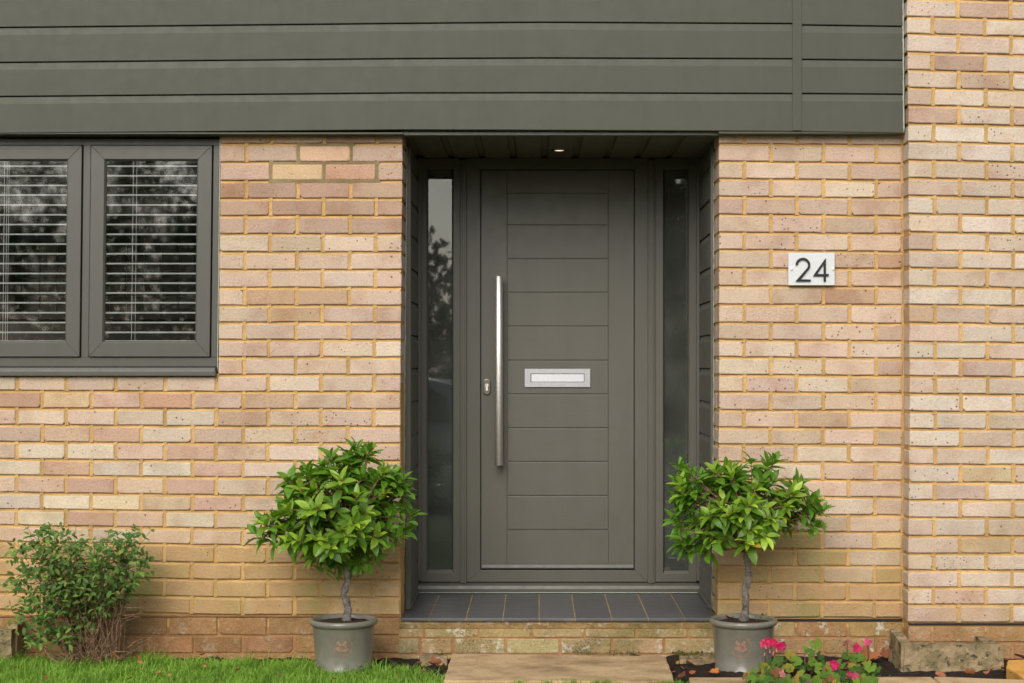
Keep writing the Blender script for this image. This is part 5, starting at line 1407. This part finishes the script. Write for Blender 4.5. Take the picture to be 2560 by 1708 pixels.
# ================================================================== MOSS, WEEDS
def creeper(name, px0, px1, py0, py1, n, label, seed, cols, Y=-0.012, size=(0.006, 0.013)):
    r = random.Random(seed); t = thing(name, P((px0 + px1) / 2, py1, Y), label, 'weed')
    items = []; sm = MB(); off = wloc(t)
    for k in range(n):
        px = r.uniform(px0, px1); py = lerp(py1, py0, r.random() ** 1.5); p = P(px, py, Y - r.uniform(0.0, 0.03))
        d = Vector((r.uniform(-1, 1), -0.6, r.uniform(-.2, .8)))
        items.append((frame(p, d, Vector((0, -0.7, 1)) + rdir(r) * .4, r.uniform(*size)), lin(r.choice(cols)), r.randrange(3)))
        if k % 4 == 0: sm.tube([P(px, py1 + 2, Y + .004), p], [0.0008, 0.0006], 4)
    sm.build('stems', 'stemg', t)['kind'] = 'stuff'; spread_leaves(t, items, FU, 300, 'fuch', lin(cols[0]))
creeper('creeping_weed', 1436, 1602, 1620, 1642, 150, 'small dark green creeping weed along the foot of the doorstep', 61, [(72, 92, 66), (84, 104, 72), (110, 136, 70), (64, 80, 62)])
creeper('seedling_weed', 2165, 2225, 1682, 1694, 26, 'bright green seedlings on the soil beside the geranium', 62, [(96, 160, 60), (110, 176, 70)], Y=-0.56, size=(0.005, 0.009))
creeper('creeping_weed', 1888, 1930, 1535, 1556, 46, 'dark weed growing in the right pot beside the trunk', 63, [(66, 78, 50), (80, 92, 56), (58, 66, 46)], Y=-0.31, size=(0.006, 0.012))
def moss(px, py, rx, rz, label, seed, Y=0.002):
    r = random.Random(seed); m = MB()
    for k in range(70):
        p = P(px + r.gauss(0, rx * .45), py + r.gauss(0, rz * .45), Y); m.ball((p.x, p.y, p.z), r.uniform(0.002, 0.0055), 5, 3, (1.2, 0.7, 1))
    o = m.build('moss', M['mossm'], None, smooth=True, fix=False); tag(o, label, 'moss')
M['mossm'] = m_simple('green_moss', (96, 92, 34), 0.95, nscale=200, var=0.4, bump=1.0, bd=0.004)
moss(1735, 1638, 24, 9, 'green moss patch on the step base beside the right pot', 1)
moss(1697, 1632, 12, 5, 'smaller green moss patch on the step base above the slab corner', 2)
moss(1092, 1640, 14, 7, 'mossy patch low on the step base at the left slab corner', 3)
# stones at the edge of the step base
def stone(px, py, w_, h_, z, label, seed, mat='concrete'):
    x, y = gp(px, py, z); m = MB()
    rough_box(m, x - w_ / 2, x + w_ / 2, y - w_ * .3, y + w_ * .3, z - 0.03, z + h_, seed, 0.010); tag(m.build('rubble_stone', mat, None), label, 'stone')
stone(1730, 1658, 0.10, 0.025, 0.0, 'rough rubble stone under the step base right of the slab', 11)
stone(1785, 1655, 0.09, 0.028, 0.0, 'pinkish rubble stone next to the right pot', 12)
stone(1085, 1652, 0.11, 0.02, 0.0, 'rubble lump at the left of the big slab', 13)

# ================================================================== FALLEN LEAVES
def dry_leaf(seed, lobed):
    r = random.Random(seed); n = 20; vs = [(0, 0, 0)]; fs = []
    for k, rr_ in enumerate((0.5, 1.0)):
        for i in range(n):
            a = 2 * math.pi * i / n
            q = rr_ * (1 + ((0.38 * abs(math.cos(a * 2.5)) - 0.2) if lobed and k else 0) + r.uniform(-.06, .06))
            x, y = q * math.cos(a) * 0.5, q * math.sin(a) * (0.40 if lobed else 0.24)
            z = 0.9 * y * y * 2 + 0.35 * x * x + r.uniform(-.05, .05) * rr_
            vs.append((x, y, z))
    for i in range(n): fs.append((0, 1 + i, 1 + (i + 1) % n)); fs.append((1 + i, 1 + n + i, 1 + n + (i + 1) % n, 1 + (i + 1) % n))
    me = bpy.data.meshes.new('fallen_leaf'); me.from_pydata(vs, [], fs); me.polygons.foreach_set('use_smooth', [True] * len(me.polygons)); me.materials.append(M['dry']); return me
DL = [dry_leaf(1, True), dry_leaf(2, True), dry_leaf(3, False), dry_leaf(4, False), dry_leaf(5, True)]
BRC = [(176, 112, 74), (160, 96, 62), (188, 122, 78), (146, 84, 56), (196, 132, 84)]
def fall(px, py, wpx, z, label, colr=None, k=None, group=None, seed=0):
    r = random.Random(px * 7 + py + seed); x, y = gp(px, py, z)
    o = link('fallen_leaf', DL[r.randrange(5) if k is None else k])
    sz = wpx / sca(y)
    o.location = (x, y, z + sz * 0.12); o.scale = (sz, sz, sz * r.uniform(0.6, 1.2)); o.rotation_euler = (r.uniform(0.1, 0.7), r.uniform(-.4, .4), r.uniform(0, 6.28))
    o.color = srgb(colr or r.choice(BRC), 0.85, 1); tag(o, label, 'fallen leaf', group)
fall(2172, 1655, 62, 0.01, 'large curled brown leaf on the soil left of the concrete gully block', (178, 110, 74), 0)
fall(2214, 1640, 34, 0.012, 'brown leaf wedged against the left side of the gully block', (166, 98, 66), 1)
fall(2424, 1689, 30, 0.02, 'curled brown leaf below the gully block, left of the upright one', (170, 104, 72), 1)
fall(2474, 1684, 28, 0.022, 'upright pinkish brown leaf below the right end of the gully block', (190, 118, 88), 4)
fall(2512, 1676, 28, 0.02, 'dark brown leaf between the gully block and the yellow stone', (140, 78, 54), 0)
fall(2538, 1692, 34, 0.025, 'red brown leaf leaning on the front of the yellow stone', (150, 82, 66), 1)
fall(2550, 1646, 30, 0.05, 'dark red leaf behind the yellow stone', (124, 60, 48), 2)
fall(2352, 1692, 30, 0.042, 'flat pinkish leaf on the slab edge below the gully block', (180, 112, 84), 2)
fall(1693, 1660, 18, 0.012, 'yellow curled leaf at the right corner of the big slab', (190, 140, 40), 3)
fall(1722, 1662, 26, 0.014, 'dark red leaf on the rubble beside the right pot', (130, 58, 52), 2)
fall(1682, 1668, 16, 0.01, 'small brown leaf close to the right edge of the big slab', (140, 74, 50), 2)
fall(1706, 1672, 16, 0.01, 'small brown leaf in the middle of the dark soil by the right pot', (150, 84, 56), 3)
fall(1684, 1682, 14, 0.01, 'small orange leaf near the slab edge on the dark soil', (206, 120, 50), 2)
fall(1730, 1685, 26, 0.012, 'thin orange brown leaf lying on the soil left of the right pot', (190, 104, 62), 3)
fall(1703, 1697, 34, 0.014, 'large purplish brown leaf on the soil at the lower corner of the slab', (128, 72, 60), 4)
fall(1786, 1684, 26, 0.016, 'bright orange leaf against the right pot', (214, 124, 58), 0)
fall(1766, 1688, 16, 0.01, 'small dark red leaf left of the orange leaf by the right pot', (130, 62, 44), 2)
fall(1088, 1664, 34, 0.01, 'reddish brown leaf in the soil gap left of the big slab', (172, 104, 80), 0)
fall(1102, 1672, 26, 0.012, 'orange brown leaf next to the slab edge in the soil gap', (196, 130, 84), 1)
fall(1048, 1660, 18, 0.012, 'small tan leaf in the soil gap at the left of the slab', (200, 136, 88), 2)
fall(1060, 1674, 22, 0.012, 'purplish leaf in the soil gap near the grass', (128, 68, 60), 3)
fall(252, 1648, 34, 0.03, 'large orange brown leaf at the foot of the shrub', (206, 128, 62), 1)
fall(288, 1650, 26, 0.03, 'tan leaf to the right of the orange leaf under the shrub', (190, 124, 84), 0)
fall(345, 1648, 20, 0.03, 'brown leaf on the soil right of the shrub, upper one', (176, 108, 66), 2)
fall(352, 1660, 18, 0.035, 'upright orange leaf at the lawn edge right of the shrub', (196, 116, 66), 3)
fall(505, 1641, 28, 0.018, 'flat tan leaf on the soil below the plinth', (186, 130, 90), 2)
fall(555, 1640, 16, 0.018, 'small pale leaf on the soil between shrub and left pot', (196, 140, 100), 3)
GRL = [(40, 1672), (115, 1700), (325, 1702), (398, 1690), (424, 1694), (512, 1672), (594, 1682), (650, 1652), (700, 1694), (812, 1700), (836, 1703), (900, 1674), (905, 1664), (996, 1700), (1062, 1686)]
GRN = ['at the left edge below the gully block', 'at the bottom edge, left of shrub', 'at the bottom edge, right of shrub', 'right of the shrub, left of a pair', 'right of the shrub, right of a pair', 'below the flat tan leaf', 'midway between the shrub and the left pot', 'at the lawn edge left of the left pot', 'at the bottom edge left of the left pot', 'in front of the left pot, left one', 'in front of the left pot, right one', 'by the right side of the left pot', 'touching the right foot of the left pot', 'at the bottom between pot and slab', 'in the last grass before the slab']
for (px, py), wh in zip(GRL, GRN):
    fall(px, py - 4, 14, 0.032, 'small dry brown leaf in the grass ' + wh, None, None, 'dry leaves in the lawn')
fall(1824, 1549, 30, 0.19, 'red brown leaf lying on the compost in the right pot', (190, 96, 56), 4)

# ================================================================== OPPOSITE SIDE OF THE ROAD (seen mirrored in the glass)
TL = [leaf_mesh('tree_leaf', 'tree', 0.6, 0.1, 0.1, 2)]
def far_tree(x, y, h, rad, label, seed, conifer=False, nclump=230, trunk=True, cb=0.2):
    r = random.Random(seed); t = thing('conifer_tree' if conifer else 'broadleaf_tree', (x, y, -0.32), label, 'tree', 'trees across the road')
    pts = [Vector((x + r.uniform(-.05, .05), y, lerp(-0.32, h * 0.9, i / 6))) for i in range(7)]
    m_ = MB().tube(pts, [lerp(0.16, 0.03, i / 6) * h / 6 for i in range(7)], 8); 
    cr = MB(); lm = TL[0]; lv = [v.co.copy() for v in lm.vertices]; lf_ = [tuple(p.vertices) for p in lm.polygons]
    for k in range(nclump):
        if conifer:
            u = r.random() ** 0.8; zc_ = lerp(0.1, h, u); rr_ = rad * (1 - u) ** 0.75 * r.uniform(0.35, 1.05); a = r.uniform(0, 6.28); c = Vector((x + rr_ * math.cos(a), y + rr_ * math.sin(a), zc_))
        else:
            d = rdir(r); q = r.random() ** 0.4; z0 = h * (1 + cb) / 2
            c = Vector((x + d.x * rad * q, y + d.y * rad * q, z0 + d.z * h * (1 - cb) / 2 * q))
        if k % 4 == 0:
            b0 = Vector((x, y, max(0.2, c.z - 0.5 * (c - Vector((x, y, c.z))).length))); m_.tube([b0, b0.lerp(c, .5) + Vector((0, 0, .08)), c], [0.035, 0.022, 0.010], 4)
        for j in range(70):
            p = c + rdir(r) * r.random() ** 0.5 * (0.34 if not conifer else 0.26); mx = frame(p, rdir(r) + (c - Vector((x, y, c.z))) * 0.3, rdir(r), r.uniform(0.05, 0.095))
            cr.add([tuple(mx @ v) for v in lv], lf_)
    m_.build('trunk', 'bark', t, smooth=True)
    o = cr.build('crown', 'tree', t, fix=False); o['kind'] = 'stuff'
    o.color = (*([0.035, 0.055, 0.022] if conifer else [0.06 + 0.02 * r.random(), 0.075, 0.022]), 1)
far_tree(-0.35, -16, 4.2, 1.1, 'dark conifer across the road mirrored in the left sidelight', 1, True, 200)
far_tree(-6.8, -17, 5.0, 1.9, 'open leafy tree mirrored at the left of the window', 2, False, 190, cb=0.1)
far_tree(-4.6, -16, 4.9, 1.6, 'leafy tree mirrored in the right sash of the window', 3, False, 210, cb=0.1)
far_tree(2.0, -15.6, 6.2, 2.0, 'dense leafy tree mirrored in the right sidelight', 4, False, 420, cb=0.02)
far_tree(-2.6, -18, 3.0, 1.5, 'low round tree behind the parked car', 5, False, 150, cb=0.0)
far_tree(5.5, -17, 6.0, 2.2, 'broad leafy tree at the right across the road', 6, False, 160)
far_tree(-9.5, -17, 6.2, 2.3, 'broad leafy tree at the far left across the road', 7, False, 160)
hd = MB(); r = random.Random(71); lv = [v.co.copy() for v in TL[0].vertices]; lf_ = [tuple(p.vertices) for p in TL[0].polygons]
for k in range(26000):
    p = Vector((r.uniform(-11, 8), -15.0 + r.uniform(-.5, .5), r.uniform(-0.3, 1)))
    p.z = lerp(-0.3, (3.2 if p.x < -3.5 else 2.7) + 0.7 * mnoise.noise(Vector((p.x * 0.9, 3, 1))) + 0.3 * mnoise.noise(Vector((p.x * 3.1, 8, 1))), (p.z + 0.3) / 1.3)
    mx = frame(p, rdir(r), rdir(r), r.uniform(0.11, 0.20)); hd.add([tuple(mx @ v) for v in lv], lf_)
hg = thing('hedge', (-1.5, -15.0, -0.32), 'long green hedge across the road behind the parked car', 'hedge')
o = hd.build('foliage', 'tree', hg, fix=False); o.color = (0.045, 0.07, 0.02, 1); o['kind'] = 'stuff'

def parked_car(x, y, z, label):
    t = thing('parked_car', (x, y, z), label, 'car'); Lh = 2.05
    side = [(-2.05, 0.35), (-2.05, 0.72), (-1.95, 0.85), (-1.35, 0.95), (-0.75, 1.38), (-0.35, 1.45), (0.75, 1.46), (1.25, 1.38), (1.80, 1.02), (2.02, 0.92), (2.06, 0.40), (1.95, 0.26), (-1.95, 0.26)]
    n = len(side); vs = []
    for s in (-1, 1):
        for a, b in side: vs.append((x + a, y + s * (0.86 - max(0, b - 0.9) * 0.38), z + b))
    MB().add(vs, [tuple(range(n)), tuple(range(2 * n - 1, n - 1, -1))] + [(i, i + n, (i + 1) % n + n, (i + 1) % n) for i in range(n)]).build('body', M['carp'], t, bevel=0.05, seg=3, smooth=True)
    for s in (-1, 1):
        for poly in ([(-0.98, 0.97), (-0.62, 1.36), (-0.02, 1.39), (-0.02, 0.97)], [(0.06, 0.97), (0.06, 1.39), (0.95, 1.37), (1.25, 1.22), (1.28, 0.97)]):
            vs = [(x + a, y + s * (0.866 - max(0, b - 0.9) * 0.38), z + b) for a, b in poly] + [(x + a, y + s * (0.80 - max(0, b - 0.9) * 0.38), z + b) for a, b in poly]
            m = len(poly); MB().add(vs, [tuple(range(m)), tuple(range(2 * m - 1, m - 1, -1))] + [(i, i + m, (i + 1) % m + m, (i + 1) % m) for i in range(m)]).build('side_window', M['carg'], t)
        for wx_ in (-1.28, 1.28):
            w_ = MB().lathe([(0.0, -0.09), (0.20, -0.09), (0.30, -0.10), (0.325, -0.07), (0.325, 0.07), (0.30, 0.1), (0.2, 0.09), (0.0, 0.09)], (0, 0, 0), 24)
            w_.v = [(x + wx_ + a, y + s * 0.80 + c, z + 0.325 + b) for a, b, c in w_.v]; wo_ = w_.build('wheel', 'gasket', t, smooth=True)
            h_ = MB().lathe([(0.0, -0.012), (0.17, -0.012), (0.20, 0.0), (0.17, 0.012), (0.0, 0.012)], (0, 0, 0), 16)
            h_.v = [(x + wx_ + a, y + s * 0.90 + c, z + 0.325 + b) for a, b, c in h_.v]; h_.build('rim', 'alu', wo_)
    for s in (-1, 1):
        MB().ball((x - 2.0, y + s * 0.62, z + 0.70), 0.14, 10, 6, (0.35, 1, 0.6)).build('headlight', 'alu', t, smooth=True)
        MB().ball((x + 2.0, y + s * 0.66, z + 0.80), 0.13, 10, 6, (0.3, 0.9, 0.8)).build('tail_light', 'terra', t, smooth=True)
    MB().add([(x - 1.36, y - .74, z + .97), (x - 1.36, y + .74, z + .97), (x - 0.79, y + .62, z + 1.375), (x - 0.79, y - .62, z + 1.375)], [(0, 1, 2, 3)]).build('windscreen', M['carg'], t)
M['carp'] = m_simple('silver_car_paint', (178, 180, 184), 0.25, 0.3, var=0.02, bump=0.0)
M['carg'] = m_simple('dark_car_glass', (18, 20, 22), 0.08, var=0.05, bump=0.0)
parked_car(-2.2, -9.3, -0.31, 'silver car parked on the drive, its roof mirrored in the left sidelight')
